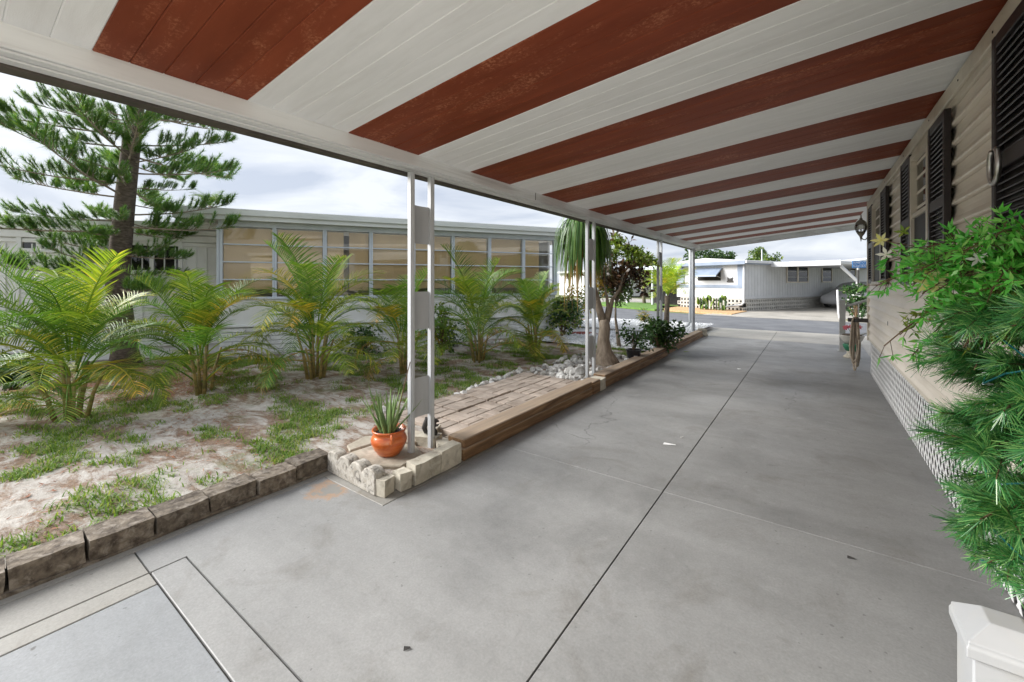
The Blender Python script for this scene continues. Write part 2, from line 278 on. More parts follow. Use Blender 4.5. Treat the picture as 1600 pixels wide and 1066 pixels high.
# ------------------------------------------------------------------ mesh building
class MB:
    def __init__(s): s.v = []; s.f = []
    def add(s, vs, fs):
        o = len(s.v); s.v += [tuple(x) for x in vs]; s.f += [tuple(i + o for i in f) for f in fs]; return s
    def box(s, x0, x1, y0, y1, z0, z1, M=None):
        vs = [Vector((x, y, z)) for z in (z0, z1) for x, y in ((x0, y0), (x1, y0), (x1, y1), (x0, y1))]
        if M: vs = [M @ v for v in vs]
        return s.add(vs, [(3, 2, 1, 0), (4, 5, 6, 7), (0, 1, 5, 4), (1, 2, 6, 5), (2, 3, 7, 6), (3, 0, 4, 7)])
    def prism(s, poly, a0, a1, axis='z', M=None):
        """polygon (counter-clockwise pairs) extruded along an axis: z: (x,y), y: (x,z), x: (y,z)"""
        def P(p, a): return Vector((p[0], p[1], a)) if axis == 'z' else Vector((p[0], a, p[1])) if axis == 'y' else Vector((a, p[0], p[1]))
        n = len(poly); vs = [P(p, a0) for p in poly] + [P(p, a1) for p in poly]
        if M: vs = [M @ v for v in vs]
        fs = [tuple(range(n))[::-1], tuple(range(n, 2 * n))] + [(i, (i + 1) % n, n + (i + 1) % n, n + i) for i in range(n)]
        return s.add(vs, fs)
    def tube(s, pts, rad, n=7, cap=True):
        pts = [Vector(p) for p in pts]
        if not hasattr(rad, '__len__'): rad = [rad] * len(pts)
        vs = []; prev = None
        for i, p in enumerate(pts):
            d = (pts[min(i + 1, len(pts) - 1)] - pts[max(i - 1, 0)]).normalized()
            if prev is None:
                a = d.orthogonal().normalized()
            else:
                a = (prev - d * prev.dot(d)).normalized() if (prev - d * prev.dot(d)).length > 1e-6 else d.orthogonal().normalized()
            prev = a; b = d.cross(a)
            for k in range(n):
                th = 2 * math.pi * k / n; vs.append(p + (a * math.cos(th) + b * math.sin(th)) * rad[i])
        fs = [(i * n + k, i * n + (k + 1) % n, (i + 1) * n + (k + 1) % n, (i + 1) * n + k) for i in range(len(pts) - 1) for k in range(n)]
        if cap: fs += [tuple(range(n))[::-1], tuple(range((len(pts) - 1) * n, len(pts) * n))]
        return s.add(vs, fs)
    def lathe(s, prof, n=20, c=(0, 0, 0)):
        vs = [(c[0] + r * math.cos(2 * math.pi * k / n), c[1] + r * math.sin(2 * math.pi * k / n), c[2] + z) for r, z in prof for k in range(n)]
        fs = [(i * n + k, i * n + (k + 1) % n, (i + 1) * n + (k + 1) % n, (i + 1) * n + k) for i in range(len(prof) - 1) for k in range(n)]
        fs += [tuple(range(n))[::-1], tuple(range((len(prof) - 1) * n, len(prof) * n))]
        return s.add(vs, fs)
    def ell(s, c, r, n=10, m=7, M=None):
        vs = []; 
        for i in range(1, m):
            ph = math.pi * i / m
            for k in range(n):
                th = 2 * math.pi * k / n; vs.append(Vector((r[0] * math.sin(ph) * math.cos(th), r[1] * math.sin(ph) * math.sin(th), r[2] * math.cos(ph))))
        vs += [Vector((0, 0, r[2])), Vector((0, 0, -r[2]))]
        if M: vs = [M @ v for v in vs]
        vs = [v + Vector(c) for v in vs]; q = (m - 1) * n
        fs = [(i * n + k, (i + 1) * n + k, (i + 1) * n + (k + 1) % n, i * n + (k + 1) % n) for i in range(m - 2) for k in range(n)]
        fs += [(q, k, (k + 1) % n) for k in range(n)] + [(q + 1, (m - 2) * n + (k + 1) % n, (m - 2) * n + k) for k in range(n)]
        return s.add(vs, fs)
    def strip(s, pts, wd, side):
        """leaf blade: centre points, half widths, side vectors"""
        vs = []
        for p, h, sv in zip(pts, wd, side): vs += [p - sv * h, p + sv * h]
        return s.add(vs, [(2 * i, 2 * i + 1, 2 * i + 3, 2 * i + 2) for i in range(len(pts) - 1)])
    def mesh(s, name, mat, smooth=False, bevel=0.0, seg=1, jit=0.0, sub=0, seed=0):
        me = bpy.data.meshes.new(name); me.from_pydata(s.v, [], s.f)
        if bevel or jit or sub:
            bm = bmesh.new(); bm.from_mesh(me)
            if sub: bmesh.ops.subdivide_edges(bm, edges=bm.edges[:], cuts=sub, use_grid_fill=True)
            if bevel: bmesh.ops.bevel(bm, geom=bm.edges[:], offset=bevel, segments=seg, affect='EDGES', profile=0.5)
            if jit:
                for v in bm.verts: v.co += noise.noise_vector(v.co * 9 + Vector((seed * 7.1, 0, 0))) * jit
            bm.to_mesh(me); bm.free()
        if smooth:
            for p in me.polygons: p.use_smooth = True
        me.materials.append(mat); me.update(); return me
    def build(s, name, mat, parent=None, loc=(0, 0, 0), rot=(0, 0, 0), **kw):
        return link(name, s.mesh(name, mat, **kw), parent, loc, rot)
def link(name, me, parent=None, loc=(0, 0, 0), rot=(0, 0, 0), scale=(1, 1, 1)):
    o = bpy.data.objects.new(name, me); COL.objects.link(o); o.parent = parent
    o.location = loc; o.rotation_euler = rot; o.scale = scale; return o
def tag(o, label, cat, group=None):
    o['label'] = label; o['category'] = cat
    if group: o['group'] = group
    return o
def thing(name, label, cat, loc=(0, 0, 0), rz=0.0, group=None):
    o = bpy.data.objects.new(name, None); COL.objects.link(o); o.location = loc; o.rotation_euler = (0, 0, rz); o.empty_display_size = 0.1
    return tag(o, label, cat, group)
def part(name, parent, loc=(0, 0, 0)):
    o = bpy.data.objects.new(name, None); COL.objects.link(o); o.parent = parent; o.location = loc; o.empty_display_size = 0.1; return o
def struct(o): o['kind'] = 'structure'; return o
def stuff(o, label=None, cat=None):
    o['kind'] = 'stuff'
    if label: o['label'] = label; o['category'] = cat
    return o
def B(x0, x1, y0, y1, z0, z1): return MB().box(x0, x1, y0, y1, z0, z1)
def rnd(a, b): return random.uniform(a, b)
random.seed(11)

# ================================================================== SETTING
gm = MB().add([(-400, -400, -0.07), (400, -400, -0.07), (400, 400, -0.07), (-400, 400, -0.07)], [(0, 1, 2, 3)])
struct(gm.build('ground', LAWN))

# driveway: dark bed below, slabs cast on it with open joints
drive = struct(MB().prism([(-3.26, -12), (0.9, -12), (0.9, 14.35), (-2.3, 14.35), (-2.3, 1.9), (-3.26, 1.9)], -0.06, -0.014).build('driveway', JOINT))
J = 0.004
def slab(x0, x1, y0, y1, mat=CONC, dz=0.0, jy=0.0018, jx=0.0032):
    B(x0 + jx, x1 - jx, y0 + jy, y1 - jy, -0.05, dz).build('slab', mat, drive, bevel=0.003)
ys = [-4, 0.635, 0.785, 2.95, 5.22, 7.55, 9.85, 12.1]
slab(-3.26, -2.95, -12, 1.9, CONC_EDGE); slab(-2.95, -2.68, -12, 0.635, CONC_EDGE); slab(-2.68, -2.55, -12, 0.635, CONC_EDGE)
slab(-2.55, -0.84, -12, 0.635, CONC_BLUE, 0.0); slab(-2.68, -0.84, 0.638, 0.785, CONC, 0.0, 0.003)
MB().prism([(-2.95 + J, 0.639), (-2.68 - J, 0.639), (-2.68 - J, 0.789), (-0.84 - J, 0.789), (-0.84 - J, 2.946), (-2.255 + J, 2.946), (-2.255 + J, 1.70), (-2.95 + J, 1.70)], -0.05, 0).build('slab', CONC, drive)
slab(-2.95, -2.255, 1.704, 1.9, CONC_EDGE); slab(-2.42, -2.255, 1.9, 2.95, CONC_EDGE)
for a, b in zip(ys[3:], ys[4:]): slab(-2.42, -0.84, a, b)
slab(-0.84, 0.9, -12, 0.71); slab(-0.84, 0.9, 0.71, 2.95)
for a, b in zip(ys[3:], ys[4:]): slab(-0.84, 0.9, a, b)
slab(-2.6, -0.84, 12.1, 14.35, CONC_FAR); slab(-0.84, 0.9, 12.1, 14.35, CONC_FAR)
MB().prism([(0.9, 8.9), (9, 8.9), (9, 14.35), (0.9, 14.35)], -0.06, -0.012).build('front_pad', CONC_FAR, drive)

# street
rd = MB().prism([(-60, 16.0), (-16, 15.4), (-5.2, 14.75), (-2.4, 14.4), (1.0, 14.55), (40, 15.4), (40, 20.4), (2, 19.3), (-2, 19.6), (-5.5, 20.4), (-9, 22.3), (-14, 25.5), (-60, 42)], -0.06, -0.022)
struct(rd.build('road', ASPH))
pv = MB().prism([(-2.6, 14.3), (1.2, 14.3), (1.2, 14.7), (-2.6, 14.6)], -0.06, -0.016); struct(pv.build('driveway_apron', CONC_FAR))

# far side: pale drive, orange mulch bed, bright verge
fd = MB().prism([(-1.9, 19.64), (2, 19.36), (14, 19.7), (14, 40), (1.8, 36), (-2.4, 24.0), (-4.0, 20.2)], -0.06, -0.012); struct(fd.build('far_driveway', CONC_FAR))
vg = MB().prism([(-6.6, 21.7), (-9.3, 23.2), (-11.6, 25.6), (-12, 28), (-9, 28.5), (-6.2, 25.5)], -0.06, 0.02); struct(vg.build('grass_verge', BLAWN))
mb_ = MB().prism([(-2.9, 20.55), (-2.6, 23.2), (-7.5, 25.6), (-6.1, 21.9)], -0.06, 0.02); struct(mb_.build('mulch_bed', MULCH))
fpath = MB().prism([(-9.2, 27.6), (-13.0, 26.0), (-19, 30), (-13, 36), (-7, 31)], -0.06, -0.014); struct(fpath.build('far_pavement', CONC_FAR))
isl = MB().prism([(1.0, 20.0), (2.6, 19.75), (3.6, 20.4), (2.6, 21.2), (1.3, 20.9)], -0.06, 0.03); struct(isl.build('planting_island', LAWN))

# garden soil, gently uneven
def gz(x, y):
    z = 0.085 + 0.045 * noise.noise(Vector((x * 0.55, y * 0.8, 0))) + 0.016 * noise.noise(Vector((x * 2.1, y * 3.2, 5))) + 0.007 * noise.noise(Vector((x * 6, y * 7, 9)))
    e = min(1.0, max(0.0, (-2.5 - x) / 0.6)) if y > 1.9 else min(1.0, max(0.0, (-3.15 - x) / 0.5))
    return 0.055 + (z - 0.055) * e
def grid(x0, x1, y0, y1, st, f):
    nx = int((x1 - x0) / st) + 1; ny = int((y1 - y0) / st) + 1; m = MB()
    vs = [(x0 + (x1 - x0) * i / (nx - 1), y0 + (y1 - y0) * j / (ny - 1)) for j in range(ny) for i in range(nx)]
    m.v = [(x, y, f(x, y)) for x, y in vs]
    m.f = [(j * nx + i, j * nx + i + 1, (j + 1) * nx + i + 1, (j + 1) * nx + i) for j in range(ny - 1) for i in range(nx - 1)]
    return m
gs = grid(-14, -3.18, -4, 1.86, 0.075, gz); g2 = grid(-14, -2.46, 1.86, 13.9, 0.085, gz); gs.add(g2.v, g2.f)
garden = struct(gs.build('garden_soil', SOIL, smooth=True))

# ================================================================== CARPORT
XB, XW, ZB, ZW = -2.49, 0.745, 2.432, 2.752
def rz_(x): return ZB + (x - XB) * (ZW - ZB) / (XW - XB)
Y0R, Y1R = -0.205, 12.32  # rear roof end, out of view, cut short to let in more sky light
cp = thing('carport', 'long carport roof of white and rust brown stripes on paired white posts', 'carport', (-2.6, 6, 0))
cpi = Vector((-2.6, 6, 0))
def CPb(m, name, mat, parent=None, **kw):
    m.v = [(a - cpi.x, b - cpi.y, c) for a, b, c in m.v]; return m.build(name, mat, cp, **kw)
PW = 0.605 / 5
def plank(mat, x0=XB - 0.02, x1=XW + 0.02):
    m = MB(); c = 0.004
    prof = [(0, 0.05), (0, c), (c, 0), (PW - c, 0), (PW, c), (PW, 0.05)]
    vs = [(x, py, rz_(x) + pz) for x in (x0, x1) for py, pz in prof]
    n = 6; m.add(vs, [tuple(range(n)), tuple(range(n, 2 * n))[::-1]] + [(i, n + i, n + (i + 1) % n, (i + 1) % n) for i in range(n)])
    m.v = [(a - cpi.x, b, c_) for a, b, c_ in m.v]
    return m.mesh('roof_plank', mat)
pmW, pmB = plank(RWHITE), plank(RBROWN)
k = 0; y = 0.40 - 0.605
i = 0
while y + i * PW < Y1R - 0.02:
    st = i // 5 - 1
    link('roof_plank', pmB if st % 2 == 0 else pmW, cp, (0, y + i * PW - cpi.y, rnd(-0.0012, 0.0012))); i += 1
m = MB(); vs = []
for x in (XB - 0.15, XW + 0.1):
    for yy in (Y0R, Y1R): vs += [(x, yy, rz_(x) + 0.056), (x, yy, rz_(x) + 0.09)]
m.add(vs, [(0, 2, 6, 4), (1, 5, 7, 3), (0, 1, 3, 2), (4, 6, 7, 5), (0, 4, 5, 1), (2, 3, 7, 6)]); CPb(m, 'light_leak_cover', FWHITE)  # unseen cover slab added above the planks to block light leaks
# long edge beam: face, lip grooves, outer gutter with dark underside
CPb(B(-2.60, XB, Y0R, Y1R, 2.340, 2.50), 'beam', BEAM, bevel=0.004)
CPb(B(-2.575, -2.505, Y0R, Y1R, 2.329, 2.3395), 'beam_lip', BEAM, bevel=0.003)
CPb(B(-2.62, -2.56, Y0R, Y1R, 2.319, 2.3285), 'beam_flange', BEAM, bevel=0.003)
CPb(B(-2.72, -2.601, Y0R, Y1R, 2.335, 2.52), 'gutter', BEAM, bevel=0.004)
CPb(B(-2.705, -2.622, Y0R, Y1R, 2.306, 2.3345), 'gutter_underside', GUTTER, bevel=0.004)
for yy in (3.9, 8.6): CPb(B(-2.5, -2.486, yy, yy + 0.006, 2.35, 2.43), 'beam_seam', GUTTER)
# front end fascia
m = MB(); vs = []
for x in (-2.72, XW + 0.75):
    zt = rz_(x)
    for yy in (Y1R + 0.001, Y1R + 0.06): vs += [(x, yy, zt - 0.13), (x, yy, zt + 0.10)]
m.add(vs, [(0, 4, 6, 2), (1, 3, 7, 5), (0, 1, 5, 4), (2, 6, 7, 3), (0, 2, 3, 1), (4, 5, 7, 6)]); CPb(m, 'end_fascia', BEAM)
m = MB(); vs = []
for x in (-2.62, XW + 0.7):
    zt = rz_(x)
    for yy in (Y1R - 0.05, Y1R): vs += [(x, yy, zt - 0.075), (x, yy, zt - 0.001)]
m.add(vs, [(0, 4, 6, 2), (1, 3, 7, 5), (0, 1, 5, 4), (2, 6, 7, 3), (0, 2, 3, 1), (4, 5, 7, 6)]); CPb(m, 'end_rail', BEAM)
CPb(B(XW + 0.02, XW + 0.75, 8.86, Y1R, 2.76, 2.84), 'roof_extension', RWHITE)
XP = -2.585
def carport_post(y0, gap, plates, zb):
    p = part('post', cp, (XP - cpi.x, y0 - cpi.y, 0))
    for yy in (0, gap):
        u_ = B(-0.021, 0.021, yy - 0.021, yy + 0.021, zb, 2.318); u_.box(0.021, 0.026, yy - 0.012, yy + 0.012, zb + 0.01, 2.316)
        u_.build('upright', POSTW, p, bevel=0.003)
    for z0, z1 in plates:
        m = MB(); n = 6; pr = []
        for q in range(n + 1):
            a = q / n; pr.append((0.0215 + a * (gap - 0.043), -0.006 - 0.014 * math.sin(math.pi * a)))
        vs = [(x, yq, z) for z in (z0, z1) for yq, x in pr] + [(x + 0.002, yq, z) for z in (z0, z1) for yq, x in pr]
        k1 = n + 1
        m.add(vs, [(q, q + 1, k1 + q + 1, k1 + q) for q in range(n)] + [(2 * k1 + q, 3 * k1 + q, 3 * k1 + q + 1, 2 * k1 + q + 1) for q in range(n)])
        m.build('infill_plate', PLATE, p, smooth=True)
    return p
pl1 = [(onx(658, b, XP).z, onx(658, t, XP).z) for t, b in ((322, 381), (456, 515), (590, 651))]
ya, yb = onx(642.5, 600, XP).y, onx(673.5, 600, XP).y
carport_post(ya, yb - ya, pl1, 0.03)
ya2 = onx(917.5, 500, XP).y; carport_post(ya2, 0.22, pl1, 0.1)
carport_post(onx(1028, 460, XP).y, 0.22, pl1, 0.1)
ye = onx(1082, 460, XP).y
p4 = carport_post(ye, 0.16, [(0.15, 2.29)], 0.1)
# downspout from the end post onto the gravel
ds = thing('downspout', 'grey downspout elbow lying on white gravel by far carport post', 'downspout', (-2.7, ye + 0.25, 0.0))
MB().tube([(0, 0, 2.30), (0, 0, 0.36), (-0.06, 0.02, 0.26), (-0.22, 0.06, 0.19), (-0.75, 0.2, 0.13)], 0.035, 10).build('pipe', POSTW, ds, smooth=True)

# ================================================================== OUR HOUSE
XH = 0.74; YH = 8.84
hs = thing('house', 'beige lap sided mobile home along the right of the driveway', 'house', (XH, YH, 0))
def hb(m, name, mat, par=hs, **kw):
    m.v = [(a - XH, b - YH, c) for a, b, c in m.v]; return m.build(name, mat, par, **kw)
hb(B(0.765, 5.2, -4, 8.80, 0.02, 2.75), 'wall', SIDING)
hb(B(0.78, 5.3, -4.2, 8.95, 2.86, 2.98), 'roof', FWHITE)  # unseen flat box over the house, added to block sky light
C0, LAP = 0.545, 0.1265
NL = int((2.64 - C0) / LAP + 0.01)
pr = [(0.764, 0.0), (0.722, 0.003), (0.7185, 0.012), (0.723, 0.024), (0.735, 0.05), (0.742, 0.085), (0.744, LAP - 0.002), (0.764, LAP - 0.001)]
lapm = MB().prism([(a - XH, b) for a, b in pr][::-1], -4.0 - YH, -0.03, 'y').mesh('siding_board', SIDING)
for q in range(NL): link('siding_board', lapm, hs, (0, 0, C0 + q * LAP))
zt = C0 + NL * LAP
hb(B(0.728, 0.764, -4, YH - 0.03, zt + 0.001, zt + 0.05), 'frieze', TRIM, bevel=0.004)
hb(B(0.712, 0.764, -4, YH - 0.03, zt + 0.051, 2.70), 'fascia', TRIM, bevel=0.004)
hb(B(0.722, 0.764, -4, YH - 0.03, 2.701, 2.735), 'top_channel', TRIM, bevel=0.004)
hb(B(0.712, 0.80, YH - 0.03, YH + 0.045, 0.50, 2.74), 'corner_trim', TRIM, bevel=0.004)
hb(B(0.728, 0.764, -4, YH - 0.03, C0 - 0.04, C0 - 0.001), 'starter_strip', TRIM, bevel=0.003)
scr = MB()
for yy in (2.98, 3.35, 4.0, 4.7, 5.5, 6.4, 7.4): scr.lathe([(0.006, -0.003), (0.006, 0.003)], 8)
for q, yy in enumerate((3.02, 3.62, 4.4, 5.5, 6.8)):
    m = MB().ell((0.711, yy, 2.665), (0.003, 0.007, 0.007), 8, 5); hb(m, 'screw', IRON)
for yy, cc in ((3.95, 5), (3.95, 4), (6.6, 3)):
    hb(B(0.7165, 0.7205, yy, yy + 0.004, C0 + cc * LAP + 0.006, C0 + cc * LAP + 0.055), 'siding_seam', IRON)
# lattice skirting: two layers of diagonal slats in a thin frame
ls = part('lattice_skirt', hs, (0, 0, 0))
hb(B(0.764, 0.7645, -1, YH - 0.05, 0.0, C0 - 0.05), 'skirt_shade_sheet', DARK)  # near-black sheet, paints the shade seen through the lattice gaps
LH = C0 - 0.045; sp = 0.096; ang = R(56)
def latt_slat(sgn, x):
    L = LH / math.sin(ang); M_ = Matrix.Translation((x, 0, 0)) @ Matrix.Rotation(sgn * (math.pi / 2 - ang), 4, 'X')
    m = MB(); wv = 0.0115 / math.sin(ang); dx = LH / math.tan(ang)
    a, b = (0, dx) if sgn < 0 else (dx, 0)
    m.prism([(a - wv, 0.004), (a + wv, 0.004), (b + wv, LH), (b - wv, LH)], x, x + 0.0025, 'x'); return m.mesh('lattice_slat', LATT)
la, lb = latt_slat(-1, -0.012), latt_slat(1, -0.009)
yy = 1.9
n_l = 0
while yy < YH - 0.42:
    link('lattice_slat', la, ls, (0.005, yy - YH, 0)); link('lattice_slat', lb, ls, (0.005, yy - YH, 0)); yy += sp; n_l += 2
# windows and shutters
def house_window(y0, y1, z0, z1):
    f = part('window', hs, (-0.02, y0 - YH, z0))
    W, Hh = y1 - y0, z1 - z0
    m = MB(); fw = 0.05
    m.box(-0.035, 0.02, 0, fw, 0, Hh); m.box(-0.035, 0.02, W - fw, W, 0, Hh); m.box(-0.0345, 0.02, fw, W - fw, Hh - fw, Hh); m.box(-0.045, 0.02, fw, W - fw, 0, fw)
    m.box(-0.03, 0.012, fw, W - fw, Hh * 0.52, Hh * 0.52 + 0.035)
    m.build('frame', WHITE if False else TRIM, f)
    MB().box(0.004, 0.006, fw, W - fw, Hh * 0.52 + 0.035, Hh - fw).build('pane', GLASS, f)
    MB().box(-0.012, -0.010, fw, W - fw, fw, Hh * 0.52).build('insect_screen', SCREEN, f)
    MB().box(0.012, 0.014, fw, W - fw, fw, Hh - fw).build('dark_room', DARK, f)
def shutter(y0, y1, z0, z1, label=None):
    f = part('shutter', hs, (-0.022, y0 - YH, z0))
    W, Hh = y1 - y0, z1 - z0; fw = 0.045
    for a, b in ((0, fw), (W - fw, W)): B(-0.034, 0.0, a, b, 0, Hh).build('stile', SHUT, f, bevel=0.004)
    for a, b in ((0, 0.06), (Hh * 0.46, Hh * 0.46 + 0.07), (Hh - 0.06, Hh)): B(-0.032, -0.001, fw, W - fw, a, b).build('rail', SHUT, f, bevel=0.003)
    lm = MB().box(-0.022, 0.002, fw, W - fw, -0.003, 0.003, None)
    M_ = Matrix.Rotation(R(-38), 4, 'Y'); lm.v = [tuple(M_ @ Vector(v)) for v in lm.v]; lm = lm.mesh('louver', SHUT)
    for a, b in ((0.06, Hh * 0.46), (Hh * 0.46 + 0.07, Hh - 0.06)):
        n = int((b - a) / 0.034)
        for q in range(n): link('louver', lm, f, (-0.01, 0, a + (q + 0.5) * (b - a) / n))
    B(-0.006, -0.002, fw, W - fw, 0.06, Hh - 0.06).build('backing', SHUT, f)
ZT, ZL = 2.56, 1.42
shutter(2.45, 2.925, ZL, ZT + 0.03); shutter(3.80, 4.27, ZL, ZT); house_window(4.30, 4.98, ZL - 0.02, ZT - 0.03); shutter(5.0, 5.46, ZL, ZT)
shutter(6.46, 6.93, ZL, ZT); house_window(6.95, 7.88, ZL - 0.02, ZT - 0.03); shutter(7.91, 8.36, ZL, ZT)

# ================================================================== NEIGHBOUR'S SUNROOM HOUSE
NP, ND_ = (-8.58, 3.455), (0.508, 0.861)
tL = online(343, 440, NP, ND_)[0]; tR = online(868, 440, NP, ND_)[0]
NO = Vector((NP[0] + ND_[0] * tL, NP[1] + ND_[1] * tL, 0)); NA = math.atan2(ND_[1], ND_[0])
W = tR - tL
nh = thing('neighbour_house', 'white neighbouring mobile home with long glazed sunroom and tan shades', 'house', NO, NA)
def nz(u, v): return online(u, v, NP, ND_)[1]
zs, zl, zw = 1.13, 0.60, 2.47
B(-0.02, W + 0.02, 0.06, 4.5, 0, zs - 0.001).build('core_wall', NEIGHW, nh)
B(0, W, 0.01, 0.059, zl + 0.03, zs - 0.02).build('knee_wall', NEIGHW, nh)
B(-0.03, W + 0.03, -0.05, 0.058, zl, zl + 0.028).build('ledge', NEIGHW, nh, bevel=0.006)
B(-0.02, W + 0.02, -0.03, 0.2, zs - 0.019, zs + 0.03).build('sill', NTRIM, nh, bevel=0.005)
nb = 8; bw = W / nb
brows = 7; bh = (zl - 0.012) / brows; bl = 0.41
bms = [B(0, bl - 0.006, -0.02, 0.055, 0.002, bh - 0.006).mesh('brick', NBRICK, bevel=0.006, sub=0, jit=0.006, seed=q) for q in range(4)]
bhalf = B(0, bl / 2 - 0.006, -0.02, 0.055, 0.002, bh - 0.006).mesh('brick', NBRICK, bevel=0.006)
for r_ in range(brows):
    x = 0.0
    if r_ % 2: link('brick', bhalf, nh, (0, 0, r_ * bh)); x = bl / 2
    while x + bl <= W + 0.01:
        link('brick', random.choice(bms), nh, (x, rnd(-0.005, 0.005), r_ * bh)); x += bl
    if W - x > bl / 2: link('brick', bhalf, nh, (x, 0, r_ * bh))
for q in range(nb + 1):
    x = q * bw; ww = 0.07 if 0 < q < nb else 0.09
    m = B(x - ww / 2, x - 0.006, -0.015, 0.08, zs + 0.03, zw); m.box(x + 0.006, x + ww / 2, -0.015, 0.08, zs + 0.03, zw); m.box(x - 0.006, x + 0.006, 0.004, 0.07, zs + 0.031, zw - 0.001)
    m.build('mullion', NTRIM, nh)
rows = [zs + 0.03 + (zw - zs - 0.03) * q / 4 for q in range(5)]
shm = B(0.045, bw - 0.045, 0.085, 0.09, zs + 0.17, zw - 0.02).mesh('shade', SHADE)
for q in range(nb):
    wd = part('window', nh, (q * bw, 0, 0))
    if q == nb - 1:
        B(0.045, bw * 0.52, 0.085, 0.09, zs + 0.17, zw - 0.02).build('shade', SHADE, wd)
    elif q == 2:
        B(0.045, bw * 0.40, 0.085, 0.09, zs + 0.13, zw - 0.02).build('shade', SHADE, wd); B(bw * 0.52, bw - 0.045, 0.085, 0.09, zs + 0.13, zw - 0.02).build('shade', SHADE, wd)
    else: link('shade', shm, wd)
    for j in range(4):
        z0, z1 = rows[j], rows[j + 1]
        tilt = R(rnd(-1.2, 1.2))
        B(0.042, bw - 0.042, -0.002, 0.002, -(z1 - z0) / 2 + 0.018, (z1 - z0) / 2 - 0.012).build('pane', GLASS, wd, (0, 0.045, (z0 + z1) / 2), (tilt, 0, 0))
        if j: B(0.036, bw - 0.036, 0.012, 0.07, z0 - 0.011, z0 + 0.011).build('rail', NTRIM, wd)
B(0.0, W - bw * 0.1, 0.9, 0.95, zs, zw).build('inner_wall', SOFFIT, nh)
B(W - 0.05, W + 0.0, 0.3, 1.2, zs + 0.1, zw).build('end_panel', NEIGHW, nh)
B(-0.02, W + 0.02, -0.02, 0.1, zw + 0.001, zw + 0.10).build('header', NTRIM, nh)
XE0, XE1 = -0.62, W + 0.95
B(XE0 + 0.02, XE1 - 0.02, -0.26, 4.6, zw + 0.101, zw + 0.13).build('soffit', SOFFIT, nh)
B(XE0, XE1, -0.30, -0.261, zw + 0.08, zw + 0.19).build('fascia', FASCIA, nh, bevel=0.006)
B(XE0 - 0.02, XE1 + 0.02, -0.35, -0.3005, zw + 0.16, zw + 0.28).build('gutter', FASCIA, nh, bevel=0.01)
B(XE0, XE0 + 0.02, -0.26, 4.6, zw + 0.08, zw + 0.27).build('end_fascia', FASCIA, nh)
B(XE1 - 0.02, XE1, -0.26, 4.6, zw + 0.08, zw + 0.27).build('end_fascia', FASCIA, nh)
B(XE0 + 0.02, XE1 - 0.02, -0.30, 4.6, zw + 0.20, zw + 0.26).build('roof', NEIGHW, nh)
# main body to the left, set back, ribbed siding
bx0 = -7.5
B(bx0, -0.05, 0.45, 4.5, 0, 2.45).build('body_wall', NEIGHW, nh)
rb = B(0, 0.018, 0.425, 0.4495, 0.35, 2.08).mesh('siding_rib', NEIGHW, bevel=0.006)
x = bx0
while x < -0.1: link('siding_rib', rb, nh, (x, 0, 0)); x += 0.16
B(bx0, -0.06, 0.38, 0.4495, 0.27, 0.345).build('base_trim', NEIGHW, nh, bevel=0.01)
for z0, z1, d in ((2.10, 2.17, 0.03), (2.18, 2.30, 0.06), (2.31, 2.40, 0.10), (2.42, 2.53, 0.16)):
    B(bx0, -0.06, 0.45 - d, 0.4495, z0, z1).build('cornice_band', NEIGHW, nh, bevel=0.008)
def nwin(u0, u1, v0, v1, n):
    P2 = (NO.x - math.sin(NA) * 0.45, NO.y + math.cos(NA) * 0.45)
    a, zt_ = online(u0, v0, P2, ND_); b, zb_ = online(u1, v1, P2, ND_)
    wd = part('window', nh, (a, 0.45, zb_))
    Ww, Hh = b - a, zt_ - zb_; m = MB(); fw = 0.06
    m.box(0, fw, -0.05, 0, 0, Hh); m.box(Ww - fw, Ww, -0.05, 0, 0, Hh); m.box(fw, Ww - fw, -0.05, 0, 0, fw); m.box(fw, Ww - fw, -0.05, 0, Hh - fw, Hh)
    for q in range(1, n): m.box(Ww * q / n - fw / 2, Ww * q / n + fw / 2, -0.045, 0, fw, Hh - fw)
    m.build('frame', WHITE, wd)
    for q in range(n): B(Ww * q / n + 0.031, Ww * (q + 1) / n - 0.031, -0.015, -0.011, fw, Hh - fw).build('pane', GLASS, wd)
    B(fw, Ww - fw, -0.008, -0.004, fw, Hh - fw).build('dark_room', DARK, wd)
nwin(28, 96, 359, 395, 2); nwin(188, 286, 372, 428, 2)

# ================================================================== FAR HOUSE ACROSS THE STREET
FO = onz(1162, 486); FD = (0.408, 0.913); FLD = (-0.913, 0.408); FA = math.atan2(FD[1], FD[0])
fh = thing('far_house', 'white mobile home with blue grey trim across the street', 'house', FO, FA)
ZR = 2.32
def fl(u, v): return online(u, v, (FO.x, FO.y), FLD)
def fr(u, v): return online(u, v, (FO.x, FO.y), FD)
LW = 3.9
B(0.0, 14, 0.0, LW, 0.58, ZR).build('wall', FWHITE, fh)
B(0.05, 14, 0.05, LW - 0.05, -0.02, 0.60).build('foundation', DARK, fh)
rb = B(0, 0.012, -0.009, -0.0005, 0.70, ZR).mesh('wall_batten', FWHITE)
for q in range(44): link('wall_batten', rb, fh, (0.16 + q * 0.26, 0, 0))
B(0.0, 14, -0.03, -0.001, 0.58, 0.70).build('base_band', FWHITE, fh)
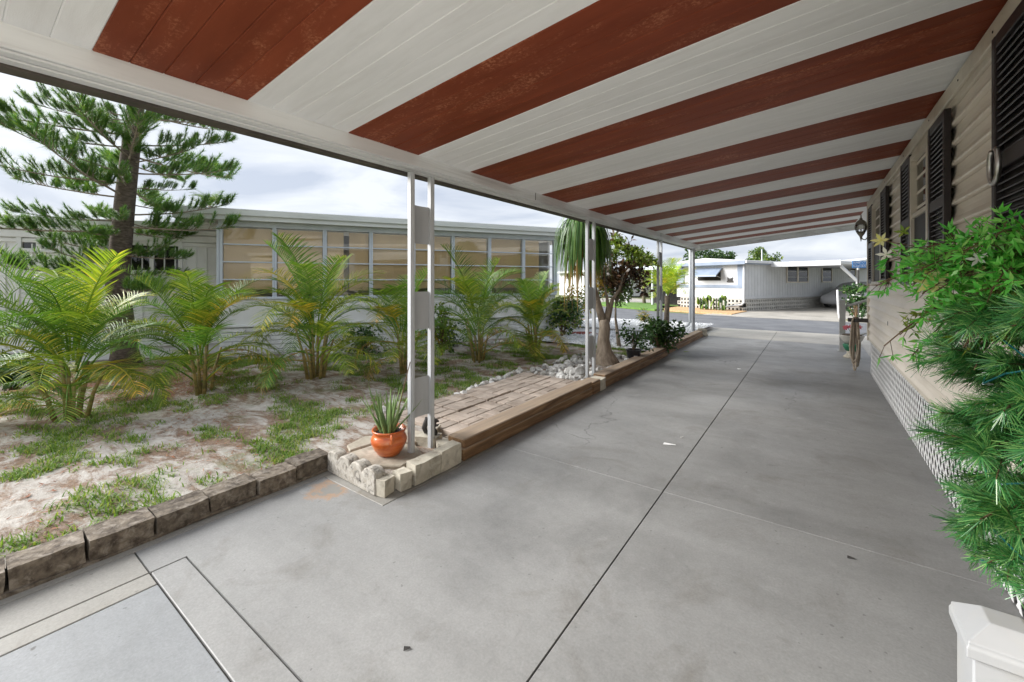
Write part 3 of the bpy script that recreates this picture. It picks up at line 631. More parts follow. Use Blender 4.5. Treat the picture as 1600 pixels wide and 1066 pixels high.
# breeze block skirting
bb = MB(); bwid, bhh = 0.40, 0.20
bb.box(0, bwid - 0.006, 0, 0.05, 0, 0.045); bb.box(0, bwid - 0.006, 0, 0.05, bhh - 0.045, bhh - 0.005)
for a, b in ((0, 0.05), (0.155, 0.24), (bwid - 0.055, bwid - 0.006)): bb.box(a, b, 0, 0.05, 0.045, bhh - 0.045)
bbm = bb.mesh('breeze_block', FBLOCK)
for r_ in range(3):
    for q in range(24): link('breeze_block', bbm, fh, (0.02 + q * bwid + (bwid / 2 if r_ % 2 else 0), -0.03, r_ * bhh - 0.03))
for r_ in range(3):
    for q in range(9): link('breeze_block', bbm, fh, (-0.03, 0.0 + q * bwid + (bwid / 2 if r_ % 2 else 0), r_ * bhh - 0.03), (0, 0, R(90)))
# low vault roof with blue grey fascia
m = MB(); prf = [(-0.25, ZR + 0.1), (0.6, ZR + 0.24), (1.9, ZR + 0.36), (3.3, ZR + 0.26), (LW + 0.2, ZR + 0.1), (LW + 0.2, ZR + 0.02), (-0.25, ZR + 0.02)]
m.prism(prf, -0.35, 14, 'x'); m.build('roof', FWHITE, fh)
B(-0.37, -0.351, -0.27, LW + 0.22, ZR - 0.03, ZR + 0.14).build('fascia', FBLUE, fh)
B(-0.36, 14, -0.27, -0.251, ZR - 0.03, ZR + 0.13).build('fascia', FBLUE, fh)
B(-0.35, 3.0, -0.36, -0.271, ZR + 0.03, ZR + 0.15).build('gutter', FWHITE, fh)
# front facade: framed white panel in blue grey
def fbox(u0, u1, v0, v1, d0, d1, name, mat, par=fh):
    a, zt_ = fl(u0, v0); b, zb_ = fl(u1, v1); lo, hi = min(a, b), max(a, b)
    return B(-d1, -d0, lo, hi, zb_, zt_).build(name, mat, par)
tz0, tz1 = 1.12, 1.27
B(-0.035, -0.001, 0.02, LW, tz0, tz1).build('trim_band', FBLUE, fh)
B(-0.035, -0.001, 0.02, 0.30, tz1 + 0.001, ZR - 0.02).build('trim_band', FBLUE, fh)
B(-0.04, -0.001, LW - 0.5, LW, tz1 + 0.001, ZR - 0.02).build('trim_band', FBLUE, fh)
B(-0.02, -0.001, 0.30, LW - 0.5, ZR - 0.1, ZR - 0.03).build('trim_band', NTRIM, fh)
a1, zt_ = fl(1129, 414); a0, _ = fl(1088, 414)
aw = part('awning', fh, (0, a1, 0))
AW = a0 - a1
MB().prism([(0, 2.14), (-0.06, 2.16), (-0.55, 1.78), (-0.57, 1.70), (-0.53, 1.70), (-0.5, 1.76), (0, 2.10)][::-1], 0, AW, 'y').build('awning_panel', FBLUE, aw)
for yy in (0.03, AW - 0.03): MB().tube([(-0.01, yy, 1.62), (-0.5, yy, 1.74)], 0.012, 6).build('arm', METAL, aw)
B(-0.02, -0.004, 0.1, AW - 0.1, 1.50, 2.08).build('window_pane', DARK, aw)
ac, zc = fl(1141, 437.5)
dc = thing('wall_plaque', 'small dark animal shaped plaque on far white house front', 'plaque', FO + Vector((FLD[0] * ac, FLD[1] * ac, zc)) - Vector((FD[0], FD[1], 0)) * 0.02, FA)
m = MB(); m.box(-0.03, 0.005, -0.16, 0.16, -0.12, -0.04); m.ell((-0.012, 0.07, 0.02), (0.02, 0.07, 0.08)); m.ell((-0.012, -0.07, 0.02), (0.02, 0.07, 0.08)); m.ell((-0.012, 0.13, 0.10), (0.015, 0.03, 0.03)); m.ell((-0.012, -0.13, 0.10), (0.015, 0.03, 0.03)); m.ell((-0.012, 0, 0.0), (0.018, 0.05, 0.05))
m.build('plaque_body', IRON, dc)
# side windows
def fwin(u0, u1, v0, v1, n):
    a, zt_ = fr(u0, v0); b, zb_ = fr(u1, v1)
    wd = part('window', fh, (a, 0, zb_))
    Ww, Hh = b - a, zt_ - zb_; m = MB(); fw = 0.06
    m.box(0, fw, -0.06, -0.021, 0, Hh); m.box(Ww - fw, Ww, -0.06, -0.021, 0, Hh); m.box(fw, Ww - fw, -0.06, -0.021, 0, fw); m.box(fw, Ww - fw, -0.06, -0.021, Hh - fw, Hh)
    for q in range(1, n): m.box(Ww * q / n - fw, Ww * q / n + fw, -0.055, -0.021, fw, Hh - fw)
    m.build('frame', TRIM, wd)
    for q in range(n):
        B(Ww * q / n + 0.06, Ww * (q + 1) / n - 0.06, -0.032, -0.030, fw, Hh - fw).build('pane', GLASS, wd)
        for j in (1, 2): B(Ww * q / n + 0.06, Ww * (q + 1) / n - 0.06, -0.045, -0.033, Hh * j / 3 - 0.012, Hh * j / 3 + 0.012).build('rail', METAL, wd)
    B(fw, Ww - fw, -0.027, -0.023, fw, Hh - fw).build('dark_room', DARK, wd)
fwin(1228, 1262, 415, 442, 2); fwin(1283, 1299, 416, 441.5, 1); fwin(1326, 1336, 417, 434, 1)
# its carport roof over the parked car
m = MB().box(1.9, 14, -3.3, -0.271, ZR - 0.09, ZR + 0.06); m.build('carport_roof', FWHITE, fh, bevel=0.02)
B(1.88, 1.899, -3.3, -0.28, ZR - 0.13, ZR + 0.10).build('carport_fascia', FWHITE, fh)
dsp = MB().tube([(2.2, -3.2, ZR - 0.1), (2.2, -3.2, ZR - 0.2), (2.75, -3.6, 1.45), (2.75, -3.6, 0.05)], 0.07, 6); dsp.build('carport_downspout', FWHITE, fh)
# white downspout at its corner
MB().tube([(-0.08, -0.06, ZR), (-0.08, -0.06, 0.42), (-0.14, 0.02, 0.30), (-0.5, 0.75, 0.16), (-0.62, 0.95, 0.03)], 0.05, 8).build('corner_downspout', FWHITE, fh, smooth=True)
MB().tube([(5.2, 2.0, ZR + 0.3), (5.2, 2.0, ZR + 1.05)], 0.03, 8).build('vent_pipe', NTRIM, fh)
# porch on its left end
B(0.2, 6, LW + 0.01, LW + 4.2, ZR - 0.08, ZR + 0.08).build('porch_roof', FWHITE, fh)
B(0.18, 0.199, LW + 0.01, LW + 4.2, ZR - 0.14, ZR + 0.1).build('porch_fascia', NTRIM, fh)
for yy in (LW + 0.9, LW + 2.0, LW + 4.1): B(0.22, 0.34, yy - 0.05, yy + 0.05, 0.0, ZR - 0.08).build('porch_column', POSTW, fh)
B(2.6, 2.7, LW + 0.01, LW + 4.2, 0, ZR - 0.09).build('porch_shade_wall', DARK, fh)  # near-black colour stands in for the porch's unlit interior

# covered car
x0 = 6.2
car = thing('covered_car', 'parked car under a grey fitted cover beside far white house', 'car', FO + Vector((FD[0] * x0, FD[1] * x0, 0)) - Vector((FLD[0], FLD[1], 0)) * 1.35, FA)
secs = [(0.0, 0.60, 0.30, 0.62), (0.12, 0.78, 0.20, 0.70), (0.5, 0.86, 0.16, 0.80), (1.15, 0.88, 0.15, 0.90), (1.7, 0.88, 0.15, 1.18), (2.2, 0.88, 0.15, 1.40), (2.9, 0.88, 0.15, 1.44), (3.5, 0.88, 0.15, 1.30), (4.0, 0.86, 0.16, 1.05), (4.4, 0.80, 0.2, 0.95), (4.5, 0.62, 0.3, 0.8)]
m = MB(); n = 18; vs = []
for q, (x, hw, zb_, zt_) in enumerate(secs):
    for k_ in range(n):
        th = 2 * math.pi * k_ / n; cx_, sz_ = math.cos(th), math.sin(th)
        ex = 0.45; yy = hw * math.copysign(abs(cx_) ** ex, cx_) * (1 - 0.22 * max(0, sz_) ** 2 * (zt_ > 1.0)); z = (zb_ + zt_) / 2 + (zt_ - zb_) / 2 * math.copysign(abs(sz_) ** 0.55, sz_)
        wr = 0.02 * noise.noise(Vector((x * 3, yy * 3, z * 4))); vs.append((x + wr, yy + wr, z + wr))
m.add(vs, [(i_ * n + k_, i_ * n + (k_ + 1) % n, (i_ + 1) * n + (k_ + 1) % n, (i_ + 1) * n + k_) for i_ in range(len(secs) - 1) for k_ in range(n)] + [tuple(range(n))[::-1], tuple(range((len(secs) - 1) * n, len(secs) * n))])
m.build('cover', COVER, car, smooth=True)
tyr = MB(); tyr.lathe([(0.18, -0.1), (0.31, -0.1), (0.33, -0.06), (0.33, 0.06), (0.31, 0.1), (0.18, 0.1)], 18); tym = tyr.mesh('wheel', BLACKP)
for x in (0.85, 3.6):
    for yy in (-0.72, 0.72): link('wheel', tym, car, (x, yy, 0.33), (R(90), 0, 0))

# gabled house behind and a grey outbuilding left of the verge tree
gb = thing('gabled_house', 'pale cream gabled house behind the far carport roof', 'house', onz(1375, 461.5), R(20))
MB().prism([(-6, 0), (6, 0), (6, 2.6), (0, 3.9), (-6, 2.6)], 0, 8, 'y').build('wall', TRIM, gb)
m = MB(); m.prism([(-6.5, 2.5), (0, 3.92), (6.5, 2.5), (6.5, 2.68), (0, 4.1), (-6.5, 2.68)], -0.3, 8.2, 'y'); m.build('roof', FWHITE, gb)
ob = thing('far_carport_home', 'low grey and white home behind the small tree on the verge', 'house', onz(985, 463), R(52))
B(-5, 6, 0, 6, 0, 2.3).build('wall', NEIGHW, ob); B(-5.6, 6.6, -1.6, 6, 2.31, 2.5).build('roof', FWHITE, ob)
for x in (-5.2, -2, 1.5, 5): B(x - 0.05, x + 0.05, -1.5, -1.4, 0, 2.305).build('porch_column', FWHITE, ob)
B(1.2, 4.4, -0.02, -0.001, 0.1, 2.0).build('garage_door', SOFFIT, ob)
B(-3.4, -1.2, -0.02, -0.001, 0.9, 2.0).build('window', DARK, ob)
ch = thing('garden_chair', 'white plastic garden chair on the pale pavement beyond the verge', 'chair', onz(979, 470.5), R(40))
B(-0.25, 0.25, -0.25, 0.25, 0.40, 0.44).build('seat', WHITEV, ch); B(-0.25, 0.25, 0.21, 0.25, 0.441, 0.88).build('backrest', WHITEV, ch)
lg = B(-0.02, 0.02, -0.02, 0.02, 0, 0.399).mesh('leg', WHITEV)
for x in (-0.21, 0.21):
    for yy in (-0.21, 0.21): link('leg', lg, ch, (x, yy, 0))

# ================================================================== STREET SIGN, MARKER POST
sp_ = onz(1341, 499); sp_.z = 0.02
sg = thing('street_sign', 'pair of blue street name signs on a dark pole at far corner', 'sign', sp_, YAW)
MB().tube([(0, 0, 0), (0, 0, zat(412, sp_))], 0.03, 8).build('pole', IRON, sg)
zt_ = zat(408.5, sp_); zm = zat(414.3, sp_); zb_ = zat(419.5, sp_)
def sign_panel(z0, z1, txt, x0_):
    p = B(x0_, x0_ + 0.52, -0.05, -0.035, z0, z1).build('name_panel', SIGNB, sg)
    cu = bpy.data.curves.new('lettering', 'FONT'); cu.body = txt; cu.size = (z1 - z0) * 0.86; cu.align_x = 'CENTER'; cu.align_y = 'CENTER'
    cu.space_character = 0.95
    tmp = bpy.data.objects.new('lettering_tmp', cu); COL.objects.link(tmp); dg = bpy.context.evaluated_depsgraph_get()
    me = bpy.data.meshes.new_from_object(tmp.evaluated_get(dg)); bpy.data.objects.remove(tmp); me.materials.clear(); me.materials.append(WHITEV)
    wdt = max(v.co.x for v in me.vertices) - min(v.co.x for v in me.vertices); sc = min(1.0, 0.47 / wdt)
    for v in me.vertices: v.co.x *= sc
    link('lettering', me, p, (x0_ + 0.26, -0.052, (z0 + z1) / 2), (R(90), 0, 0))
sign_panel(zm + 0.005, zt_, 'SUNSET CT', -0.26); sign_panel(zb_, zm - 0.005, 'ISLAND DR N', -0.26)
B(-0.03, 0.03, -0.034, 0.034, zb_ - 0.08, zb_ + 0.02).build('bracket', METAL, sg)
mp = onz(1310, 497); mp.z = -0.02
mk = thing('marker_post', 'thin white marker post leaning beside the far planting island', 'post', mp, 0)
m = MB().tube([(0.05, 0, 0), (0.0, 0, 0.25), (-0.03, 0, zat(453, mp))], 0.035, 8); m.build('pole', WHITEV, mk); MB().ell((-0.03, 0, zat(453, mp)), (0.036, 0.036, 0.02)).build('cap', WHITEV, mk)

# ================================================================== GARDEN EDGING
bd = thing('stone_border', 'row of dark weathered stone blocks edging the sandy garden', 'border', (-3.1, 1.0, 0))
edges = [-0.62, -0.34, -0.065, 0.204, 0.468, 0.74, 1.004, 1.28, 1.537, 1.80]
for q, (a, b) in enumerate(zip(edges, edges[1:])):
    m = B(-0.085, 0.085, 0.005, b - a - 0.005, 0.012, 0.122)
    o = m.build('block', BLOCKD, bd, (rnd(-0.012, 0.012), a - 1.0, rnd(-0.008, 0.006)), (rnd(-0.02, 0.02), rnd(-0.03, 0.03), rnd(-0.025, 0.025)), sub=3, bevel=0, jit=0.011, seed=q)
B(-0.13, 0.095, -1.65, 0.8, 0.0, 0.018).build('mortar_bed', BLOCKD, bd, sub=5, jit=0.015)
sc_ = thing('scalloped_edging', 'speckled grey concrete edging with four rounded scallop tops', 'edging', (-2.70, 1.80, 0))
L4 = 0.62 / 4
pf = [(0, 0), (0.62, 0)]
for q in range(4):
    for j in range(7):
        th = math.pi * j / 6; pf.append((0.62 - (q + 0.5) * L4 + 0.5 * L4 * 0.97 * math.cos(th), 0.125 + 0.045 * math.sin(th)))
MB().prism([(a - 0.31, b) for a, b in pf], -0.045, 0.045, 'y').build('scallop_block', SCALL, sc_, rot=(0, 0, R(-2)), bevel=0.008)
eb = thing('cast_block_edging', 'pale cast blocks edging the corner below the nearest carport post', 'edging', (-2.30, 2.1, 0))
def eblock(p, q, hgt, wd=0.095, mat=BLOCKM, seed=0):
    p, q = Vector((*p, 0)), Vector((*q, 0)); d = q - p; L = d.length
    m = B(0.004, L - 0.004, -wd / 2, wd / 2, 0.004, hgt)
    m.build('block', mat, eb, p - Vector((-2.30, 2.1, 0)), (0, 0, math.atan2(d.y, d.x)), sub=2, bevel=0.0, jit=0.008, seed=seed)
eblock((-2.42, 1.80), (-2.33, 1.82), 0.115, 0.10, seed=1); eblock((-2.345, 1.88), (-2.335, 1.98), 0.125, 0.095, seed=2)
eblock((-2.33, 1.995), (-2.325, 2.245), 0.15, 0.10, seed=3); eblock((-2.325, 2.25), (-2.33, 2.475), 0.16, 0.10, seed=4)
eblock((-2.74, 2.44), (-2.56, 2.50), 0.15, 0.13, seed=5); eblock((-2.52, 2.50), (-2.40, 2.42), 0.13, 0.11, seed=6); eblock((-2.84, 2.60), (-2.72, 2.66), 0.15, 0.1, seed=7)
# landscape timbers
def timber(y0, y1, x0, x1, z1, label, two=False):
    t_ = thing('landscape_timber', label, 'timber', ((x0 + x1) / 2, y0, 0), 0, 'timbers edging the driveway')
    cx = (x0 + x1) / 2
    B(x0 - cx, x1 - cx, 0, y1 - y0, 0.002, z1 * 0.58 - 0.002).build('beam', TIMBER, t_, bevel=0.008)
    B(x0 - cx - 0.006, x1 - cx - 0.004, 0.01, y1 - y0 - 0.008, z1 * 0.58, z1).build('beam', TIMBER, t_, bevel=0.008)
timber(2.50, 4.92, -2.46, -2.275, 0.175, 'long brown timber between brick patio and driveway')
timber(5.36, 8.35, -2.47, -2.29, 0.175, 'weathered timber in front of rocks and black pot')
timber(8.42, 11.75, -2.50, -2.33, 0.165, 'farthest timber edging below the dark green bush')
e2 = thing('block_edging', 'short run of blocks between timbers at the second carport post', 'edging', (-2.36, 5.1, 0))
B(-0.09, 0.09, -0.165, 0.05, 0.002, 0.165).build('block', TIMBER, e2, bevel=0.008); B(-0.08, 0.085, 0.06, 0.245, 0.002, 0.15).build('block', BLOCKM, e2, sub=1, jit=0.01)
kn = tag(B(-0.1, 0.1, -0.12, 0.12, 0.0, 0.19).build('rock', BLOCKM, None, (-2.38, 11.98, 0), (0, 0, 0.4), sub=3, jit=0.06, smooth=True), 'tan rock at the far end of the timber edging', 'rock')

# patio of brick patterned pads
pt = struct(B(-3.42, -2.475, 2.66, 5.1, 0.0, 0.078).build('patio', BLOCKD))
ps = 0.462
bka = B(0.0045, ps / 2 - 0.0045, 0.0045, ps / 4 - 0.0045, 0.06, 0.118).mesh('paver', PAVER, bevel=0.004)
bkb = B(0.0045, ps / 4 - 0.0045, 0.0045, ps / 2 - 0.0045, 0.06, 0.118).mesh('paver', PAVER, bevel=0.004)
for pi in range(2):
    for pj in range(5):
        dz = rnd(-0.012, 0.008) + (0.012 if pi == 0 else 0); ox, oy = -3.41 + pi * (ps + 0.008) + (0.0), 2.68 + pj * (ps + 0.012)
        tl = (rnd(-0.012, 0.012), rnd(-0.012, 0.012))
        for a in range(2):
            for b in range(2):
                for q in range(2):
                    z = dz + rnd(-0.0015, 0.0015) + tl[0] * (a - 0.5) * 0.3 + tl[1] * (b - 0.5) * 0.3
                    if (a + b) % 2: link('paver', bka, pt, (ox + a * ps / 2, oy + b * ps / 2 + q * ps / 4, z))
                    else: link('paver', bkb, pt, (ox + a * ps / 2 + q * ps / 4, oy + b * ps / 2, z))
# flagstones under the pot
fs_ = struct(MB().prism([(-3.05, 1.90), (-2.42, 1.88), (-2.40, 2.42), (-2.62, 2.44), (-2.95, 2.62), (-3.2, 2.3)], 0.0, 0.07).build('pot_bed', SOIL, bevel=0.0))
for q, poly in enumerate(([(-2.98, 1.93), (-2.62, 1.90), (-2.45, 2.02), (-2.47, 2.25), (-2.68, 2.35), (-2.95, 2.22)], [(-3.12, 2.0), (-3.0, 1.95), (-2.97, 2.22), (-3.06, 2.3), (-3.18, 2.22)], [(-2.96, 2.25), (-2.70, 2.37), (-2.82, 2.58), (-3.05, 2.52), (-3.06, 2.33)])):
    MB().prism(poly, 0.05, 0.098 + q * 0.004).build('flagstone', FLAG, fs_, bevel=0.008, seg=1)

# rocks: nearest ones by the ponytail palm and along the patio
rks = []
for q in range(6):
    bm = bmesh.new(); bmesh.ops.create_icosphere(bm, subdivisions=2, radius=1)
    for v in bm.verts: v.co += noise.noise_vector(v.co * 1.3 + Vector((q * 5, 3, 1))) * 0.55; v.co.z *= 0.72
    me = bpy.data.meshes.new('rock'); bm.to_mesh(me); bm.free(); me.materials.append(ROCKM); rks.append(me)
re_ = thing('rock_edging', 'line of pale rocks edging the brick patio and palm bed', 'rocks', (-3.5, 4, 0.08))
def rock(x, y, r, par, o, dz=0.0):
    link('rock', random.choice(rks), par, (x - o[0], y - o[1], gz(x, y) + r * 0.3 + dz - o[2]), (rnd(0, 6), rnd(-0.4, 0.4), rnd(0, 6)), (r * rnd(0.8, 1.3), r * rnd(0.8, 1.2), r * rnd(0.7, 1.1)))
O1 = (-3.5, 4, 0.08)
for q in range(46):
    a = q / 45; x = -3.56 + 0.12 * math.sin(a * 5) + 0.12 * a; rock(x + rnd(-0.05, 0.05), 2.75 + a * 2.45, rnd(0.03, 0.052), re_, O1)
for q in range(26):
    a = q / 25; rock(-3.4 + a * 0.85 + rnd(-0.05, 0.05), 5.25 + rnd(-0.08, 0.14) + a * 0.1, rnd(0.03, 0.06), re_, O1)
rb_ = thing('rock_bed', 'bed of loose white rocks around the ponytail palm trunk', 'rocks', (-2.9, 6.0, 0.08))
for q in range(170):
    x, y = rnd(-3.5, -2.52), rnd(5.2, 7.3)
    if x < -3.35 + (y - 6.2) ** 2 * 0.15 and rnd(0, 1) < 0.6: continue
    if (x + 2.82) ** 2 + (y - 6.45) ** 2 < 0.05: continue
    rock(x, y, rnd(0.028, 0.062), rb_, (-2.9, 6.0, 0.08))
for x, y, r in ((-2.75, 5.45, 0.10), (-2.68, 5.28, 0.08), (-2.9, 5.5, 0.07)): rock(x, y, r, rb_, (-2.9, 6.0, 0.08), 0.02)
bo = thing('house_rock_border', 'far line of pale rocks along the foot of the sunroom wall', 'rocks', (NO.x + 2.2, NO.y + 3, 0.08))
for q in range(70):
    t_ = 0.6 + q * 0.088; x = NO.x + ND_[0] * t_ + ND_[1] * 0.55 + rnd(-0.05, 0.05); y = NO.y + ND_[1] * t_ - ND_[0] * 0.55
    rock(x, y, rnd(0.035, 0.06), bo, (NO.x + 2.2, NO.y + 3, 0.08))
# white gravel bed: countless small stones
gvs = grid(-6.4, -2.5, 8.0, 14.3, 0.12, lambda x, y: 0.062 + 0.02 * noise.noise(Vector((x * 3, y * 3, 2))))
bed = struct(gvs.build('gravel_bed', GRAV, smooth=True)); bed.location.z = 0.06
gst = MB(); octv = [(1, 0, 0), (0, 1, 0), (-1, 0, 0), (0, -1, 0), (0, 0, 1), (0, 0, -1)]; octf = [(0, 1, 4), (1, 2, 4), (2, 3, 4), (3, 0, 4), (1, 0, 5), (2, 1, 5), (3, 2, 5), (0, 3, 5)]
for q in range(5200):
    x, y = rnd(-6.2, -2.5), rnd(8.0, 14.2); 
    r = rnd(0.016, 0.034); a = rnd(0, 6); M_ = Matrix.Rotation(a, 3, 'Z') @ Matrix.Rotation(rnd(-0.6, 0.6), 3, 'X')
    gst.add([M_ @ (Vector(v) * r * rnd(0.7, 1.3)) + Vector((x, y, 0.128)) for v in octv], octf)
stuff(gst.build('gravel', GRAV), 'white landscaping gravel beside the road', 'gravel')
st_ = struct(B(-6.2, -2.55, 10.75, 10.87, 0.0, 0.17).build('concrete_strip', CONC_EDGE))
rm = struct(MB().ell((-4.75, 9.75, 0.09), (0.42, 0.35, 0.07), 18, 8).build('red_mulch_patch', REDM))

# ================================================================== PLANTS
UP = Vector((0, 0, 1))
def frond_mesh(name, L, arch, droop, nl, ll, mat, vee=0.5, lw=0.011, seed=0, curl=0.35):
    """pinnate frond rising along +x/+z from the origin"""
    rg = random.Random(seed); m = MB(); N = 12; pts = []; p = Vector((0, 0, 0)); an = arch
    for q in range(N + 1):
        pts.append(p.copy()); p = p + Vector((math.cos(an), 0, math.sin(an))) * (L / N); an -= droop / N * (0.4 + 1.2 * q / N)
    m.tube(pts, [0.011 * (1 - 0.85 * q / N) + 0.001 for q in range(N + 1)], 5)
    for q in range(nl):
        f = 0.24 + 0.76 * (q + 0.5) / nl; s_ = f * N; i_ = min(int(s_), N - 1); b = pts[i_].lerp(pts[i_ + 1], s_ - i_)
        T = (pts[i_ + 1] - pts[i_]).normalized(); Nn = Vector((-T.z, 0, T.x))
        env = (math.sin(math.pi * (0.18 + 0.80 * (f - 0.24) / 0.76)) ** 0.6)
        for sd_ in (-1, 1):
            ln = ll * env * rg.uniform(0.85, 1.1); fw = 0.3 + 0.62 * f + rg.uniform(-0.14, 0.14)
            d = (Vector((0, sd_, 0)) + T * fw + Nn * (vee + rg.uniform(-0.12, 0.12))).normalized()
            seg = 4; pp = []; c = b.copy(); sv = []
            for j in range(seg + 1):
                pp.append(c.copy()); side = d.cross(Nn).normalized(); sv.append((side + Nn * 0.25 * sd_).normalized())
                c = c + d * (ln / seg); d = (d - UP * curl * (0.3 + 0.35 * j) * 0.5).normalized()
            w_ = [lw * x_ for x_ in (0.45, 1.0, 0.9, 0.6, 0.06)]
            m.strip(pp, w_, sv)
    return m.mesh(name, mat, smooth=False)
FR = [frond_mesh('frond', 1.25, R(a_), R(d_), 36, 0.33, PALM, v_, 0.0064, s_, c_) for a_, d_, v_, s_, c_ in ((84, 60, 0.55, 1, 0.35), (80, 95, 0.45, 2, 0.45), (76, 120, 0.4, 3, 0.5), (82, 45, 0.7, 4, 0.25), (66, 130, 0.25, 5, 0.6), (48, 120, 0.15, 6, 0.75))]
def areca(name, base, hgt, spread, nf, label, cat='palm', seed=0, yellow=0.25, dark=1.0):
    rg = random.Random(seed); z0 = gz(base.x, base.y)
    t_ = thing(name, label, cat, (base.x, base.y, z0), rg.uniform(0, 6), 'palms along the neighbour fence line'); t_.rotation_euler[0] = rg.uniform(-0.07, 0.07); t_.rotation_euler[1] = rg.uniform(-0.07, 0.07)
    ncane = 9
    for q in range(ncane):
        a = rg.uniform(0, 6.28); r = rg.uniform(0.02, 0.13); ln = hgt * rg.uniform(0.26, 0.42)
        p0 = Vector((math.cos(a) * r, math.sin(a) * r, -0.03)); p1 = p0 * 1.5 + Vector((0, 0, ln * 0.5)); p2 = p0 * 2.4 + Vector((0, 0, ln))
        MB().tube([p0, p1, p2], [0.022, 0.017, 0.012], 6).build('cane', CANE, t_, smooth=True)
    for q in range(nf):
        f = (q + 0.5) / nf; a = q * 2.39996 + rg.uniform(-0.35, 0.35)
        if f < 0.45: k_ = rg.choice((4, 5, 5, 2)); zb = hgt * rg.uniform(0.05, 0.3); lean = rg.uniform(0.05, 0.5)
        elif f < 0.78: k_ = rg.choice((1, 2, 2, 4)); zb = hgt * rg.uniform(0.2, 0.40); lean = rg.uniform(0.0, 0.38)
        else: k_ = rg.choice((0, 3, 1, 1)); zb = hgt * rg.uniform(0.3, 0.42); lean = rg.uniform(-0.05, 0.25)
        s_ = hgt * rg.uniform(0.5, 0.62) / 1.25 * (1.0 + 0.12 * (f > 0.75)); sx = s_ * spread
        o = link('frond', FR[k_], t_, (math.cos(a) * 0.06, math.sin(a) * 0.06, zb), (0, lean, a), (sx, s_, s_))
        c = rg.random()
        if q in (1, 4): o.color = (2.1, 0.9, 1.6, 1); o.rotation_euler[1] += 0.35
        elif c < yellow: o.color = (rg.uniform(1.4, 1.9), rg.uniform(1.15, 1.35), 0.8, 1)
        elif c < yellow + 0.05: o.color = (2.5, 1.25, 0.9, 1)
        else:
            g_ = rg.uniform(0.65, 1.15) * dark; o.color = (g_ * rg.uniform(0.75, 1.1), g_, g_ * 0.9, 1)
    return t_
areca('areca_palm', onz(112, 652, 0.09), 1.82, 0.92, 42, 'largest areca palm clump, leftmost whole one in the garden row', seed=1, yellow=0.45)
areca('areca_palm', onz(314, 611, 0.09), 1.72, 1.1, 44, 'areca palm with many golden canes second in the row', seed=2, yellow=0.42)
areca('areca_palm', onz(493, 593, 0.09), 1.95, 1.0, 42, 'yellow green areca palm before the third sunroom window', seed=3, yellow=0.5)
areca('areca_palm', onz(630, 580, 0.09), 1.72, 0.85, 32, 'slim areca palm standing behind the nearest carport post', seed=4, yellow=0.2)
areca('areca_palm', onz(748, 564, 0.09), 1.98, 1.0, 38, 'dark green areca palm to the right of the nearest post', seed=5, yellow=0.12, dark=0.8)
areca('areca_palm', onz(836, 552, 0.09), 1.72, 0.85, 42, 'bushy upright areca palm at the right end of the row', seed=6, yellow=0.35)
areca('areca_palm', onz(-75, 668, 0.09), 1.55, 1.1, 24, 'areca palm cut off by the left edge of the picture', seed=7, yellow=0.1)

# Norfolk pine
def pine_branch(seed):
    rg = random.Random(seed); L = 1.75; m = MB(); tw = MB(); N = 14; pts = []; p = Vector((0, 0, 0)); an = R(-4)
    for q in range(N + 1):
        pts.append(p.copy()); p = p + Vector((math.cos(an), 0.02 * math.sin(q), math.sin(an))) * (L / N); an += R(rg.uniform(-1, 3.4))
    tw.tube(pts, [0.017 * (1 - 0.8 * q / N) + 0.002 for q in range(N + 1)], 5)
    subs = []
    for q in range(40):
        f = rg.uniform(0.22, 1.0); i_ = min(int(f * N), N - 1); b = pts[i_].lerp(pts[i_ + 1], f * N - i_); sd_ = 1 if q % 2 else -1
        d = Vector((rg.uniform(0.5, 1.0), sd_ * rg.uniform(0.4, 1.0), rg.uniform(0.15, 0.9))).normalized(); ln = rg.uniform(0.12, 0.32) * (1.15 - 0.5 * abs(f - 0.55))
        sp2 = [b + d * ln * j / 4 + UP * (0.10 * (j / 4) ** 2) for j in range(5)]; tw.tube(sp2, [0.005, 0.005, 0.004, 0.003, 0.002], 3); subs.append(sp2)
    subs.append(pts[N - 4:])
    for sp2 in subs:
        for q in range(125):
            f = 0.32 + 0.68 * rg.random() ** 0.8; s_ = f * (len(sp2) - 1); i_ = min(int(s_), len(sp2) - 2); b = sp2[i_].lerp(sp2[i_ + 1], s_ - i_); T = (sp2[i_ + 1] - sp2[i_]).normalized()
            rv = Vector((rg.gauss(0, 1), rg.gauss(0, 1), rg.gauss(0.15, 1))).normalized(); d = (T * 0.9 + rv * 1.0 + UP * 0.12).normalized()
            ln = rg.uniform(0.05, 0.13); sv = d.cross(rv).normalized() * rg.uniform(0.003, 0.0052)
            m.add([b - sv, b + sv, b + d * ln], [(0, 1, 2)])
    return tw.mesh('branch', BARKP), m.mesh('needles', PINE)
PB = [pine_branch(s_) for s_ in range(5)]
pp = onz(197, 574, 0.09); pz = gz(pp.x, pp.y)
pn = thing('norfolk_pine', 'tall Norfolk pine with tiered needle branches rising beside the sunroom', 'tree', (pp.x, pp.y, pz))
cd = Vector((CS, SN, 0))         # picture right
tkp = [Vector((0, 0, -0.1)), Vector((0, 0, 0.25)) - cd * 0.02, Vector((0, 0, 1.3)) - cd * 0.14, Vector((0, 0, 2.6)) - cd * 0.02, Vector((0, 0, 4.2)) + cd * 0.16, Vector((0, 0, 5.4)) + cd * 0.24, Vector((0, 0, 6.6)) + cd * 0.3]
MB().tube(tkp, [0.24, 0.17, 0.145, 0.13, 0.105, 0.07, 0.02], 14).build('trunk', BARK, pn, smooth=True)
def tk(z):
    for a, b in zip(tkp, tkp[1:]):
        if z <= b.z: return a.lerp(b, (z - a.z) / (b.z - a.z))
    return tkp[-1]
rg = random.Random(5); z = 1.35
